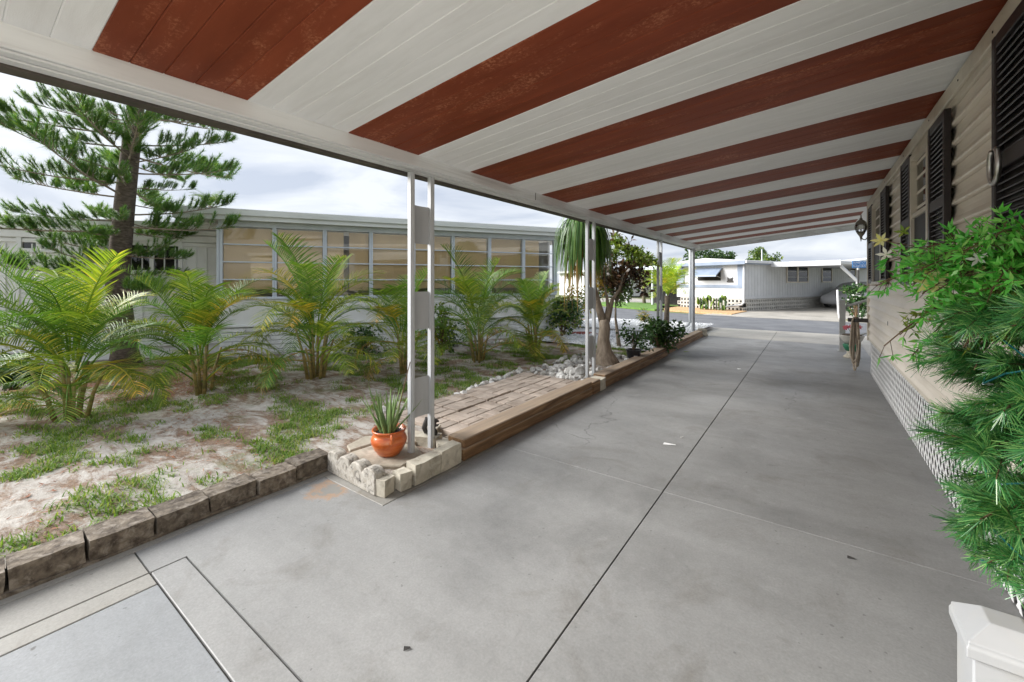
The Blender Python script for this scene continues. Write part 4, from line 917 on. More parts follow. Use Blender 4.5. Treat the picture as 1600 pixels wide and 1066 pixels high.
while z < 6.3:
    nbr = 5; a0 = rg.uniform(0, 6.28)
    sc = (0.78 if z < 1.9 else 0.86) * min(1.0, (6.9 - z) / 2.4)
    for q in range(nbr):
        a = a0 + q * 2 * math.pi / nbr + rg.uniform(-0.25, 0.25); k_ = rg.randrange(5); s_ = sc * rg.uniform(0.55, 1.15)
        if rg.random() < 0.12: continue
        ci = math.cos(a - math.atan2(-CS, SN))
        rot = (rg.uniform(-0.5, 0.5), rg.uniform(-0.2, 0.16), a); b = link('branch', PB[k_][0], pn, tk(z) + UP * rg.uniform(-0.14, 0.14), rot, (s_, s_, s_)); link('needles', PB[k_][1], b)
    z += rg.uniform(0.19, 0.27)

# generic leafy growth
def leaf_cloud(centres, rad, n, ll, lw, seed, upb=0.2, cup=0.15, out=0.6):
    rg = random.Random(seed); m = MB()
    for q in range(n):
        c = Vector(rg.choice(centres)); rv = Vector((rg.gauss(0, 1), rg.gauss(0, 1), rg.gauss(0, 1))); rv = rv.normalized() * rad * rg.random() ** 0.4; b = c + rv
        d = (rv.normalized() * out + Vector((rg.gauss(0, 1), rg.gauss(0, 1), rg.gauss(upb, 0.7))) * 0.7).normalized(); s0 = d.cross(Vector((rg.gauss(0, 1), rg.gauss(0, 1), rg.gauss(0, 1)))).normalized()
        nn = s0.cross(d); l_ = ll * rg.uniform(0.6, 1.25); h = lw * rg.uniform(0.7, 1.2)
        m.add([b, b + d * l_ * 0.45 - s0 * h + nn * cup * h, b + d * l_ - UP * l_ * 0.15, b + d * l_ * 0.45 + s0 * h + nn * cup * h], [(0, 1, 2), (0, 2, 3)])
    return m
def branchy(t_, base, tips, r0, mat, seed, name='trunk', n=6):
    rg = random.Random(seed); m = MB()
    for tp in tips:
        tp = Vector(tp); base = Vector(base); mid = base.lerp(tp, 0.5) + Vector((rg.uniform(-1, 1), rg.uniform(-1, 1), 0.4)) * 0.08 * (tp - base).length
        m.tube([base, base.lerp(mid, 0.5) + Vector((0, 0, 0.02)), mid, tp], [r0, r0 * 0.75, r0 * 0.5, r0 * 0.15], n)
    return m.build(name, mat, t_, smooth=True)
def rc(p, u, v):
    """offset from base p to the point seen at (u,v) at the same depth"""
    Z = -SN * p.x + CS * p.y; X = (u - U0) / F * Z; Xp = CS * p.x + SN * p.y
    return Vector((CS * (X - Xp), SN * (X - Xp), H + (V0 - v) / F * Z - p.z))

# ponytail palm
pb = onz(946, 567, 0.09); pb.z = gz(pb.x, pb.y)
py_ = thing('ponytail_palm', 'ponytail palm with swollen grey trunk base and long hanging strap leaves', 'palm', pb)
hd = rc(pb, 911, 352)
MB().tube([(0, 0, -0.05), (0, 0, 0.04), rc(pb, 944, 548), rc(pb, 943, 530), rc(pb, 945, 512), rc(pb, 943, 499)], [0.26, 0.215, 0.125, 0.098, 0.09, 0.085], 18).build('trunk', BARKP, py_, smooth=True)
MB().tube([rc(pb, 942, 503), rc(pb, 937, 485), rc(pb, 930, 460), rc(pb, 921, 425), rc(pb, 914, 385), hd], [0.07, 0.062, 0.056, 0.052, 0.05, 0.04], 12).build('stem', BARKP, py_, smooth=True)
MB().tube([rc(pb, 946, 503), rc(pb, 950, 480), rc(pb, 948, 462), rc(pb, 943, 440)], [0.042, 0.032, 0.022, 0.008], 10).build('stem', BARKP, py_, smooth=True)
MB().tube([rc(pb, 948, 503), rc(pb, 953, 485), rc(pb, 957, 468), rc(pb, 968, 452), rc(pb, 976, 425)], [0.055, 0.042, 0.032, 0.02, 0.006], 10).build('stem', BARKP, py_, smooth=True)
rg = random.Random(9)
def straps(n, lmin, lmax, up, mat, name, org, r0=0.0, wd=0.012):
    m = MB()
    for q in range(n):
        a = rg.uniform(0, 6.28); el = rg.uniform(*up); d = Vector((math.cos(a) * math.cos(el), math.sin(a) * math.cos(el), math.sin(el))); L = rg.uniform(lmin, lmax); N = 8
        p = Vector(org) + Vector((math.cos(a), math.sin(a), 0)) * r0 + UP * rg.uniform(-0.12, 0.06); pts = []; sv = []; side0 = Vector((-math.sin(a), math.cos(a), 0))
        for j in range(N + 1):
            pts.append(p.copy()); sv.append((side0 + d.cross(side0) * rg.uniform(-0.2, 0.2)).normalized()); p = p + d * (L / N); d = (d - UP * 0.85 + Vector((rg.uniform(-1, 1), rg.uniform(-1, 1), 0)) * 0.03).normalized()
        m.strip(pts, [wd, wd * 1.1, wd, wd, wd * 0.9, wd * 0.8, wd * 0.6, wd * 0.4, 0.001], sv)
    return m.build(name, mat, py_)
straps(620, 0.7, 1.2, (-0.2, 1.45), PONY, 'strap_leaves', hd, 0.03, 0.012); straps(60, 1.0, 1.45, (-0.9, -0.1), PONYD, 'dry_leaves', hd - UP * 0.1)

# copper leafed small tree behind it
cb = onz(968, 545, 0.09); cb.z = gz(cb.x, cb.y)
ct = thing('copper_leaf_tree', 'small tree with bronze and lime leaves on thin pale branches', 'tree', cb)
tips = [rc(cb, u, v) for u, v in ((962, 372), (990, 392), (945, 400), (975, 400), (1000, 430), (950, 440), (935, 420), (985, 445))]
branchy(ct, (0, 0, -0.05), [rc(cb, 962, 455)], 0.05, BARKP, 1); br = MB()
for tp in tips:
    b0 = rc(cb, 964, 470) ; md = b0.lerp(tp, 0.5) + Vector((rnd(-0.1, 0.1), rnd(-0.1, 0.1), 0)); br.tube([b0, md, tp], [0.028, 0.016, 0.006], 6)
br.build('branch', BARKP, ct, smooth=True)
def spread(cs, r, n, seed):
    q = random.Random(seed); return [Vector(c) + Vector((q.gauss(0, r), q.gauss(0, r), q.gauss(0, r * 0.7))) for c in cs for _ in range(n)]
leaf_cloud(spread([rc(cb, u, v) for u, v in ((958, 392), (985, 396), (1000, 402), (940, 398), (970, 384))], 0.15, 7, 1), 0.10, 1100, 0.10, 0.027, 2).build('lime_foliage', LIME, ct)
leaf_cloud(spread([rc(cb, u, v) for u, v in ((955, 415), (975, 425), (990, 432), (940, 425), (1000, 440), (962, 440))], 0.17, 7, 3), 0.12, 900, 0.12, 0.03, 4).build('bronze_foliage', BRONZE, ct)
leaf_cloud([rc(cb, u, v) for u, v in ((962, 372), (968, 374), (982, 379), (985, 388))], 0.09, 70, 0.17, 0.03, 5).build('bronze_crown_tuft', BRONZE, ct)
leaf_cloud(spread([rc(cb, u, v) for u, v in ((975, 462), (950, 458), (985, 455))], 0.12, 5, 6), 0.1, 260, 0.10, 0.025, 7).build('green_foliage', MGREEN, ct)
leaf_cloud(spread([rc(cb, u, v) for u, v in ((935, 430), (930, 445))], 0.12, 5, 8), 0.1, 170, 0.09, 0.022, 9).build('dry_foliage', YELLOWL, ct)

def shrub(name, label, base, w_, h_, n, ll, lw, mats, seed, group=None, nst=7, zoff=0.15, cat='shrub', rad=None):
    t_ = thing(name, label, cat, base, 0, group); q = random.Random(seed)
    cs = [Vector((q.gauss(0, 0.42) * w_, q.gauss(0, 0.42) * w_, h_ * (zoff + (0.95 - zoff) * q.random()))) for _ in range(26)]
    cs = [c for c in cs if c.x ** 2 + c.y ** 2 < w_ * w_] + [Vector((0, 0, h_ * 0.5))]
    m = MB()
    for c in cs[:nst * 2]: m.tube([(0, 0, -0.02), Vector((c.x * 0.4, c.y * 0.4, c.z * 0.5)), c], [0.014, 0.009, 0.004], 5)
    m.build('stems', TWIG, t_)
    for i_, (mat, fr_) in enumerate(mats): leaf_cloud(cs, rad or w_ * 0.34, int(n * fr_), ll, lw, seed * 10 + i_).build('foliage', mat, t_)
    return t_
def gpt(u, v, z=None):
    p = onz(u, v, 0.09 if z is None else z); p.z = gz(p.x, p.y) if z is None else z; return p
shrub('leafy_shrub', 'dark rounded shrub at the right corner of the sunroom', gpt(878, 527), 0.42, 0.95, 1300, 0.10, 0.026, ((DGREEN, 0.7), (LIME, 0.3)), 21)
shrub('variegated_shrub', 'yellow tipped shrub growing behind the second carport post', gpt(897, 516), 0.40, 1.2, 800, 0.10, 0.022, ((MGREEN, 0.5), (LIME, 0.35), (YELLOWL, 0.15)), 22)
shrub('garden_plant', 'yellow green leafy plant low between the third and fourth palms', gpt(690, 555), 0.28, 0.95, 420, 0.09, 0.024, ((LIME, 0.7), (MGREEN, 0.3)), 23)
shrub('garden_plant', 'low dark green plant at the sunroom wall behind the third palm', gpt(568, 552), 0.4, 0.45, 420, 0.10, 0.022, ((MGREEN, 0.6), (DGREEN, 0.4)), 24)
shrub('garden_plant', 'broad leafed low green plant beside the largest palm', gpt(20, 612), 0.3, 0.4, 160, 0.16, 0.045, ((DGREEN, 0.6), (MGREEN, 0.4)), 25)
shrub('garden_plant', 'low weedy plant along the wall between fourth and fifth palms', gpt(700, 541), 0.45, 0.5, 420, 0.09, 0.02, ((DGREEN, 0.5), (MGREEN, 0.5)), 26)
shrub('flowering_bush', 'glossy dark green bush spilling over the timber edging', gpt(1030, 549), 0.40, 0.62, 1500, 0.085, 0.028, ((DGREEN, 0.85), (MGREEN, 0.15)), 27)
fb = gpt(990, 563)
fp = thing('potted_shrub', 'small glossy shrub in a black nursery pot behind the timber', 'potted plant', fb)
MB().lathe([(0.095, -0.02), (0.12, 0.2), (0.13, 0.2), (0.13, 0.225), (0.115, 0.225), (0.11, 0.19), (0.001, 0.19)], 18).build('pot', BLACKP, fp, smooth=False)
B(-0.03, 0.03, -0.001, 0.001, 0.09, 0.13).build('pot_sticker', WHITEV, fp, Vector((SN, -CS, 0)) * 0.118, (0, 0, YAW))
leaf_cloud(spread([Vector((0, 0, 0.42)), Vector((-0.1, 0.05, 0.5)), Vector((0.1, 0, 0.5))], 0.11, 6, 4), 0.09, 360, 0.07, 0.02, 31).build('foliage', DGREEN, fp)
m = MB(); [m.tube([(0, 0, 0.18), (rnd(-.15, .15), rnd(-.15, .15), 0.5)], 0.006, 5) for _ in range(7)]; m.build('stems', TWIG, fp)
shrub('grass_tuft', 'small brown green tuft alone in the white gravel', gpt(1006, 503, 0.12), 0.16, 0.35, 180, 0.2, 0.009, ((MGREEN, 0.6), (YELLOWL, 0.4)), 28, cat='grass', rad=0.07)

# pygmy date palm by the road
pd = gpt(1041, 511, 0.11)
pg = thing('pygmy_date_palm', 'small bright yellow green date palm on a short trunk near the road', 'palm', pd)
hp = rc(pd, 1043, 462)
MB().tube([(0, 0, -0.05), hp * 0.5, hp], [0.085, 0.07, 0.075], 10).build('trunk', BARK, pg, smooth=True)
for q in range(34):
    a = q * 2.4; k_ = (1, 2, 4, 5)[q % 4] if q < 26 else 0
    o = link('frond', FR[k_], pg, hp, (0, rnd(-0.1, 0.3), a), (0.95, 0.95, 0.95)); o.color = (2.1, 1.75, 0.9, 1) if q > 4 else (2.9, 1.5, 0.8, 1)

# trees across the street
def crown_tree(name, label, base, h_, w_, th, mats, seed, n=900, ll=0.2, lw=0.07, lean=(0, 0), group=None, bark=BARK):
    t_ = thing(name, label, 'tree', base, 0, group); q = random.Random(seed); cz = th + (h_ - th) * 0.55
    cs = []
    while len(cs) < 34:
        c = Vector((q.uniform(-1, 1), q.uniform(-1, 1), q.uniform(-1, 1)))
        if c.length < 1: cs.append(Vector((c.x * w_ + lean[0], c.y * w_ + lean[1], cz + c.z * (h_ - th) * 0.5)))
    m = MB(); m.tube([(0, 0, -0.1), (lean[0] * 0.4, lean[1] * 0.4, th * 0.6), (lean[0] * 0.8, lean[1] * 0.8, th)], [h_ * 0.035, h_ * 0.028, h_ * 0.022], 9)
    m.build('trunk', bark, t_, smooth=True); m = MB()
    for c in cs[:16]: m.tube([(lean[0] * 0.8, lean[1] * 0.8, th * 0.98), Vector((c.x * 0.5, c.y * 0.5, (th + c.z) / 2)), c], [h_ * 0.014, h_ * 0.008, h_ * 0.003], 5)
    m.build('limbs', bark, t_)
    for i_, (mat, fr_) in enumerate(mats): leaf_cloud(cs, w_ * 0.3, int(n * fr_), ll, lw, seed * 7 + i_).build('crown', mat, t_)
    return t_
crown_tree('verge_tree', 'small pinkish green tree on the bright grass verge over the road', onz(1007, 474, 0.01), 3.5, 1.0, 1.3, ((MGREEN, 0.5), (BRONZE, 0.35), (LIME, 0.15)), 41, 800, 0.2, 0.06, (-0.25, 0.1), None, BARKP)
crown_tree('background_tree', 'dark oak behind the front of the far white house', onz(1090, 450.5, 0), 8.8, 3.4, 2.5, ((DGREEN, 0.6), (MGREEN, 0.4)), 42, 2200, 0.55, 0.2, group='trees behind the far house')
crown_tree('background_tree', 'lower oak crown showing over far house left of the end post', onz(1124, 450.5, 0), 8.4, 2.6, 2.5, ((DGREEN, 0.6), (MGREEN, 0.4)), 43, 1700, 0.55, 0.2, group='trees behind the far house')
crown_tree('background_tree', 'round green tree rising over the middle of the far roof', onz(1192, 449.5, 0), 8.9, 3.4, 2.5, ((MGREEN, 0.6), (LIME, 0.4)), 44, 2200, 0.6, 0.22, group='trees behind the far house')
crown_tree('background_tree', 'sliver of dark tree just left of the third carport post', onz(1000, 452, 0), 6.2, 2.8, 2.0, ((DGREEN, 0.5), (MGREEN, 0.5)), 45, 1500, 0.5, 0.18, group='trees behind the far house')
# palm crown behind the neighbour's roof
bp = onz(328, 520, 0); bp = bp * 2.0; bp.z = 0
tp_ = thing('background_palm', 'palm top just showing above the sunroom roof', 'palm', bp)
hz = zat(322, bp); MB().tube([(0, 0, 0), (0.1, 0, hz / 2), (0, 0, hz)], [0.16, 0.12, 0.1], 10).build('trunk', BARKP, tp_, smooth=True)
for q in range(18):
    o = link('frond', FR[(2, 4, 1, 0)[q % 4]], tp_, (0, 0, hz), (0, rnd(0.1, 0.5), q * 2.4), (1.0, 1.1, 0.9)); o.color = (0.8, 0.8, 0.8, 1)
# cactus and agave before the far house, sign island bush
fc = FO + Vector((FLD[0], FLD[1], 0)) * 1.15 - Vector((FD[0], FD[1], 0)) * 0.9; fc.z = 0.02
cc = thing('prickly_cactus_bed', 'clump of yellow green cactus paddles before far white house', 'cactus', fc)
rg = random.Random(3)
for q in range(26):
    x, yq = rg.uniform(-0.75, 0.75), rg.uniform(-0.25, 0.25); zq = rg.uniform(0.12, 0.75) * (1 - 0.3 * abs(x)); M_ = Matrix.Rotation(rg.uniform(0, 3), 4, 'Z') @ Matrix.Rotation(rg.uniform(-0.4, 0.4), 4, 'X')
    m = MB().ell((0, 0, 0), (0.09, 0.03, 0.15), 8, 6, M_); m.build('paddle', random.choice((LIME, LIME, DGREEN)), cc, (FLD[0] * x + yq * 0.3, FLD[1] * x + yq, zq), smooth=True)
m = MB()
for q in range(10): m.tube([(FLD[0] * (q - 5) * 0.15, FLD[1] * (q - 5) * 0.15, 0), (FLD[0] * (q - 5) * 0.15, FLD[1] * (q - 5) * 0.15, 0.6)], 0.03, 6)
m.build('stalks', MGREEN, cc)
ib = onz(1338, 499, 0.03)
shrub('island_bush', 'dark white flowered bush beneath the blue street signs', ib, 0.42, 1.25, 1100, 0.12, 0.04, ((DGREEN, 0.93), (PETALW, 0.07)), 51)

# aloe in terracotta pot
ap = onz(608, 709, 0.098)
al = thing('potted_aloe', 'spiky aloe in a glossy orange terracotta pot by the nearest post', 'potted plant', ap)
MB().lathe([(0.075, 0.0), (0.085, 0.008), (0.115, 0.05), (0.137, 0.10), (0.138, 0.125), (0.125, 0.155), (0.118, 0.165), (0.128, 0.185), (0.132, 0.195), (0.128, 0.202), (0.116, 0.198), (0.108, 0.17), (0.10, 0.165)], 32).build('pot', GLAZE, al, smooth=True)
for a in (R(150), R(330)):
    pts = [(math.cos(a) * r + 0, math.sin(a) * r, z) for r, z in ((0.12, 0.185), (0.145, 0.18), (0.152, 0.155), (0.14, 0.125), (0.13, 0.12))]; MB().tube(pts, 0.011, 8).build('handle', GLAZE, al, smooth=True)
MB().lathe([(0.105, 0.15), (0.105, 0.172), (0.02, 0.178)], 20).build('soil', JOINT, al)
rg = random.Random(4)
for q in range(26):
    a = q * 2.4; el = R(rg.uniform(52, 86)); L = rg.uniform(0.22, 0.43); d = Vector((math.cos(a) * math.cos(el), math.sin(a) * math.cos(el), math.sin(el))); r0 = rg.uniform(0.01, 0.06)
    b = Vector((math.cos(a) * r0, math.sin(a) * r0, 0.165)); side = d.cross(UP).normalized(); nn = side.cross(d); m = MB(); vs = []; N = 6
    for j in range(N + 1):
        f = j / N; c = b + d * L * f + nn * (-0.05 * math.sin(f * 1.5)) * (1 if q % 3 else -0.6) * L * 2; h = 0.017 * (1 - f ** 1.6) + 0.0006
        vs += [c - side * h + nn * h * 0.35, c - nn * h * 0.5, c + side * h + nn * h * 0.35, c + nn * h * 0.12]
    m.add(vs, [(j * 4 + k_, j * 4 + (k_ + 1) % 4, (j + 1) * 4 + (k_ + 1) % 4, (j + 1) * 4 + k_) for j in range(N) for k_ in range(4)])
    m.build('leaf', ALOE, al, smooth=True)
MB().tube([(0.04, 0.02, 0.17), (0.07, 0.05, 0.4), (0.13, 0.10, 0.72)], [0.006, 0.005, 0.003], 6).build('flower_stalk', TWIG, al)

# squirrel figurine on the block
sq = onz(667, 692, 0.152)
sf = thing('squirrel_figurine', 'small dark metal squirrel figurine on a block behind the post', 'figurine', Vector((-2.645, 2.475, 0.150)) + cd * 0.022, YAW); sf.scale = (1.12, 1.12, 1.12)
m = MB(); RX = lambda a: Matrix.Rotation(a, 4, 'Y')
m.ell((0, 0, 0.038), (0.027, 0.024, 0.040), 12, 9); m.ell((0.014, 0, 0.075), (0.019, 0.017, 0.026), 12, 9); m.ell((0.026, 0, 0.104), (0.021, 0.015, 0.016), 12, 9); m.ell((0.046, 0, 0.100), (0.009, 0.009, 0.008), 8, 6)
for sy in (-1, 1):
    m.ell((0.016, sy * 0.010, 0.122), (0.005, 0.004, 0.010), 8, 6); m.ell((0.036, sy * 0.012, 0.068), (0.020, 0.006, 0.006), 8, 6, RX(-0.3)); m.ell((0.012, sy * 0.020, 0.018), (0.026, 0.011, 0.018), 8, 6); m.ell((0.026, sy * 0.018, 0.005), (0.02, 0.007, 0.006), 8, 5)
m.tube([(-0.02, 0, 0.012), (-0.048, 0, 0.018), (-0.060, 0, 0.05), (-0.048, 0, 0.09), (-0.040, 0, 0.118), (-0.052, 0, 0.132)], [0.010, 0.017, 0.021, 0.021, 0.017, 0.006], 10)
o = m.build('body', IRON, sf, smooth=True); rmod = o.modifiers.new('blend', 'REMESH'); rmod.mode = 'VOXEL'; rmod.voxel_size = 0.0028; rmod.use_smooth_shade = True
sm = o.modifiers.new('soft', 'SMOOTH'); sm.iterations = 4

# grass and litter on the soil
rg = random.Random(77); gr = MB(); lt = MB(); cnt = 0
def gmask(x, y): return 0.75 * noise.noise(Vector((x * 1.1, y * 1.9, 3.3))) + 0.75 * noise.noise(Vector((x * 3.4, y * 4.4, 8)))
tries = 0
while cnt < 9500 and tries < 200000:
    tries += 1
    x, y = rg.uniform(-10, -2.6), rg.uniform(-1, 9.5)
    if y < 1.9 and x > -3.2: continue
    if x > -3.55 and 2.5 < y < 5.3: continue
    if x > -3.3 and 1.8 < y < 7.4: continue
    if (x - NO.x) * ND_[1] - (y - NO.y) * ND_[0] < 0.5: continue
    mk_ = gmask(x, y) + (0.10 if y > 5 else 0)
    if mk_ < 0.0 or rg.random() > (mk_ + 0.02) * 2.2: continue
    z = gz(x, y); cnt += 1; big = 1.0 if x > -5 else 0.85
    for q in range(rg.randint(6, 13)):
        a = rg.uniform(0, 6.28); el = rg.uniform(0.35, 1.4); L = rg.uniform(0.02, 0.07) * big; d = Vector((math.cos(a) * math.cos(el), math.sin(a) * math.cos(el), math.sin(el)))
        b = Vector((x + rg.gauss(0, 0.03), y + rg.gauss(0, 0.03), z - 0.004)); sv = Vector((-math.sin(a), math.cos(a), 0)) * rg.uniform(0.0022, 0.0048); md = b + d * L * 0.6; tp = b + d * L + Vector((math.cos(a), math.sin(a), -0.3)) * L * 0.3
        gr.add([b - sv, b + sv, md + sv * 0.8, md - sv * 0.8, tp], [(0, 1, 2, 3), (3, 2, 4)])
stuff(gr.build('grass', GRASS), 'patchy green grass and weeds over the sandy garden soil', 'grass')
for q in range(13000):
    x, y = rg.uniform(-9.5, -2.7), rg.uniform(-0.6, 8.5)
    if y < 1.9 and x > -3.25: continue
    if x > -3.45 and 2.6 < y < 5.2: continue
    if noise.noise(Vector((x * 0.9, y * 1.7, 30))) < -0.05: continue
    a = rg.uniform(0, 6.28); L = rg.uniform(0.02, 0.07); wv = rg.uniform(0.002, 0.006); d = Vector((math.cos(a), math.sin(a), rg.uniform(-0.1, 0.15))); s_ = Vector((-math.sin(a), math.cos(a), rg.uniform(-0.3, 0.3))) * wv; b = Vector((x, y, gz(x, y) + 0.007))
    lt.add([b - s_, b + s_, b + d * L], [(0, 1, 2)])
stuff(lt.build('leaf_litter', STRAW), 'scattered brown leaf litter and twigs on the garden soil', 'litter')
pc = onz(225, 592, 0.09); ps_ = MB()
for q in range(5200):
    r = rg.random() ** 0.6; a = rg.uniform(0, 6.28); x = pc.x + math.cos(a) * r * 1.5; y = pc.y + math.sin(a) * r * 1.0
    a = rg.uniform(0, 6.28); L = rg.uniform(0.06, 0.15); d = Vector((math.cos(a), math.sin(a), rg.uniform(-0.1, 0.2))); s_ = Vector((-math.sin(a), math.cos(a), 0)) * 0.004; b = Vector((x, y, gz(x, y) + rg.uniform(0.004, 0.03)))
    ps_.add([b - s_, b + s_, b + d * L], [(0, 1, 2)])
stuff(ps_.build('pine_straw', STRAW), 'reddish fallen pine straw around the Norfolk pine', 'pine straw')

# ================================================================== RIGHT FOREGROUND
# white railing post with pyramid cap
pr_ = thing('railing_post', 'white vinyl railing post with faceted cap, bottom right corner', 'post', (0.281, 1.128, -0.028))
hw = 0.051
B(-hw, hw, -hw, hw, 0.03, 0.83).build('post_sleeve', POSTV, pr_, bevel=0.003)
m = MB(); lv = [(0.0605, 0.815), (0.0605, 0.832), (0.058, 0.836), (0.058, 0.842), (0.026, 0.868), (0.024, 0.869)]
vs = [(sx * r, sy * r, z) for r, z in lv for sx, sy in ((-1, -1), (1, -1), (1, 1), (-1, 1))]
m.add(vs, [(i_ * 4 + k_, i_ * 4 + (k_ + 1) % 4, (i_ + 1) * 4 + (k_ + 1) % 4, (i_ + 1) * 4 + k_) for i_ in range(len(lv) - 1) for k_ in range(4)] + [(3, 2, 1, 0), (20, 21, 22, 23)]); m.build('cap', POSTV, pr_, bevel=0.0012)
B(hw + 0.001, 0.40, -0.02, 0.02, 0.70, 0.76).build('rail', POSTV, pr_)

# artificial Christmas tree
def xmas_branch(seed, L=0.52):
    rg = random.Random(seed); tw = MB(); m = MB(); N = 8; pts = []; p = Vector((0, 0, 0)); an = R(12)
    for q in range(N + 1): pts.append(p.copy()); p = p + Vector((math.cos(an), rg.uniform(-0.06, 0.06), math.sin(an))) * (L / N); an -= R(rg.uniform(0, 6))
    tw.tube(pts, [0.005] * N + [0.002], 5); subs = [pts]
    for q in range(9):
        f = 0.25 + 0.7 * q / 9; i_ = min(int(f * N), N - 1); b = pts[i_]; sd_ = 1 if q % 2 else -1
        d = Vector((1.0, sd_ * rg.uniform(0.45, 0.9), rg.uniform(-0.35, 0.35))).normalized(); ln = rg.uniform(0.14, 0.24); sp2 = [b + d * ln * j / 4 - UP * 0.02 * (j / 4) ** 2 for j in range(5)]; tw.tube(sp2, 0.0025, 4); subs.append(sp2)
    for si, sp2 in enumerate(subs):
        n = 330 if si == 0 else 190
        for q in range(n):
            s_ = rg.random() * (len(sp2) - 1); i_ = min(int(s_), len(sp2) - 2); b = sp2[i_].lerp(sp2[i_ + 1], s_ - i_); T = (sp2[i_ + 1] - sp2[i_]).normalized()
            rv = Vector((rg.gauss(0, 1), rg.gauss(0, 1), rg.gauss(0, 1))); rv = (rv - T * rv.dot(T)).normalized(); d = (T * rg.uniform(0.7, 1.5) + rv).normalized(); ln = rg.uniform(0.05, 0.105); sv = d.cross(rv).normalized() * rg.uniform(0.0012, 0.0021)
            e = b + d * ln + Vector((rg.uniform(-1, 1), rg.uniform(-1, 1), rg.uniform(-1, 1))) * 0.008
            m.add([b - sv, b + sv, e + sv * 0.6, e - sv * 0.6], [(0, 1, 2, 3)])
    return tw.mesh('branch', TWIG), m.mesh('needles', PVC)
XB_ = [xmas_branch(100 + q) for q in range(5)]
xt = thing('christmas_tree', 'green artificial Christmas tree with unlit mini lights at right edge', 'artificial tree', (0.655, 1.93, 0))
MB().tube([(0, 0, 0), (0, 0, 1.45)], [0.016, 0.012], 8).build('trunk', TWIG, xt)
for a in (0.4, 2.5, 4.6): MB().tube([(0, 0, 0.08), (0.1 * math.cos(a), 0.1 * math.sin(a), 0.012)], 0.01, 6).build('stand_leg', IRON, xt)
rg = random.Random(15); z = 0.68; row = 0
while z < 1.36:
    nbq = 5
    for q in range(nbq):
        a = R(78) + R(212) * (q + 0.5 * (row % 2) + rg.uniform(-0.25, 0.25)) / nbq          # the half facing away from the wall
        reach = (0.80 - 0.22 * abs(z - 0.98) / 0.45) * rg.uniform(0.66, 1.02)
        if math.cos(a) > 0.0: reach *= 0.35
        k_ = rg.randrange(5); b = link('branch', XB_[k_][0], xt, (0, 0, z + rg.uniform(-0.04, 0.04)), (rg.uniform(-0.6, 0.6), rg.uniform(-0.1, 0.32), a), (reach, max(0.75, reach), max(0.75, reach)))
        link('needles', XB_[k_][1], b)
    z += 0.16; row += 1
m = MB(); pts = []
for q in range(44):
    f = q / 43; a = R(95) + R(150) * (0.5 + 0.5 * math.sin(f * 17)); z = 0.56 + 0.8 * f; r = (0.24 - 0.03 * f); pts.append((r * math.cos(a), r * math.sin(a), z + 0.03 * math.sin(q * 2.1)))
m.tube(pts, 0.0028, 5); m.build('light_string', TEAL, xt)
for q in range(2, 44, 2):
    p = Vector(pts[q]); d = Vector((rg.gauss(0, 1), rg.gauss(0, 1), rg.gauss(0, 1))).normalized()
    bl_ = MB().tube([p, p + d * 0.012, p + d * 0.02, p + d * 0.034], [0.004, 0.0042, 0.0036, 0.0008], 7).build('bulb', BULB, xt)
# leafy artificial spray above it
sx_ = thing('artificial_flower_spray', 'bright green plastic leaf spray with yellow flowers above the Christmas tree', 'artificial plant', (0.66, 2.18, 0))
MB().lathe([(0.05, 0), (0.06, 0.02), (0.05, 0.3), (0.045, 0.32)], 12).build('vase', IRON, sx_)
rg = random.Random(8); stm = MB(); lv_ = MB(); dl = MB(); fl_ = []
def sprig(b, tp, n, ll, lw, tgt):
    b, tp = Vector(b), Vector(tp); N = 7; pts = [b.lerp(tp, j / N) + UP * 0.10 * math.sin(math.pi * j / N) for j in range(N + 1)]; stm.tube(pts, 0.0022, 4)
    for q in range(n):
        f = rg.uniform(0.2, 1.0) * N; i_ = min(int(f), N - 1); c = pts[i_].lerp(pts[i_ + 1], f - i_); T = (pts[i_ + 1] - pts[i_]).normalized(); rv = Vector((rg.gauss(0, 1), rg.gauss(0, 1), rg.gauss(0, 1))).normalized(); tw_ = c + (T * 0.7 + rv).normalized() * rg.uniform(0.02, 0.06)
        stm.tube([c, tw_], 0.0012, 3)
        for j in range(rg.randint(3, 6)):
            d = (T * 0.5 + rv * 0.6 + Vector((rg.gauss(0, 1), rg.gauss(0, 1), rg.gauss(0, 1))) * 0.6).normalized(); s0 = d.cross(Vector((rg.gauss(0, 1), rg.gauss(0, 1), rg.gauss(0, 1)))).normalized(); l_ = ll * rg.uniform(0.6, 1.2); h = lw * rg.uniform(0.7, 1.2)
            tgt.add([tw_, tw_ + d * l_ * 0.4 - s0 * h, tw_ + d * l_, tw_ + d * l_ * 0.4 + s0 * h], [(0, 1, 2, 3)])
for q in range(9): stm.tube([(0, 0, 0.3), (rnd(-0.05, 0.02), rnd(-0.05, 0.05), 0.9), (rnd(-0.12, 0.0), rnd(-0.15, 0.05), 1.35)], 0.003, 5)
for q in range(52):
    a = R(rg.uniform(95, 275)); r = rg.uniform(0.18, 0.50); z = rg.uniform(1.16, 1.60)
    tpv = Vector((max(-0.46, r * math.cos(a)), r * math.sin(a) * 0.9, z))
    sprig((rnd(-0.06, 0.0), rnd(-0.1, 0.05), 1.36), tpv, 26, 0.042, 0.0055, dl if (z < 1.36 and q % 3 == 0) else lv_)
stm.build('stems', TWIG, sx_); lv_.build('leaves', PLASTIC, sx_); dl.build('olive_leaves', LIME, sx_)
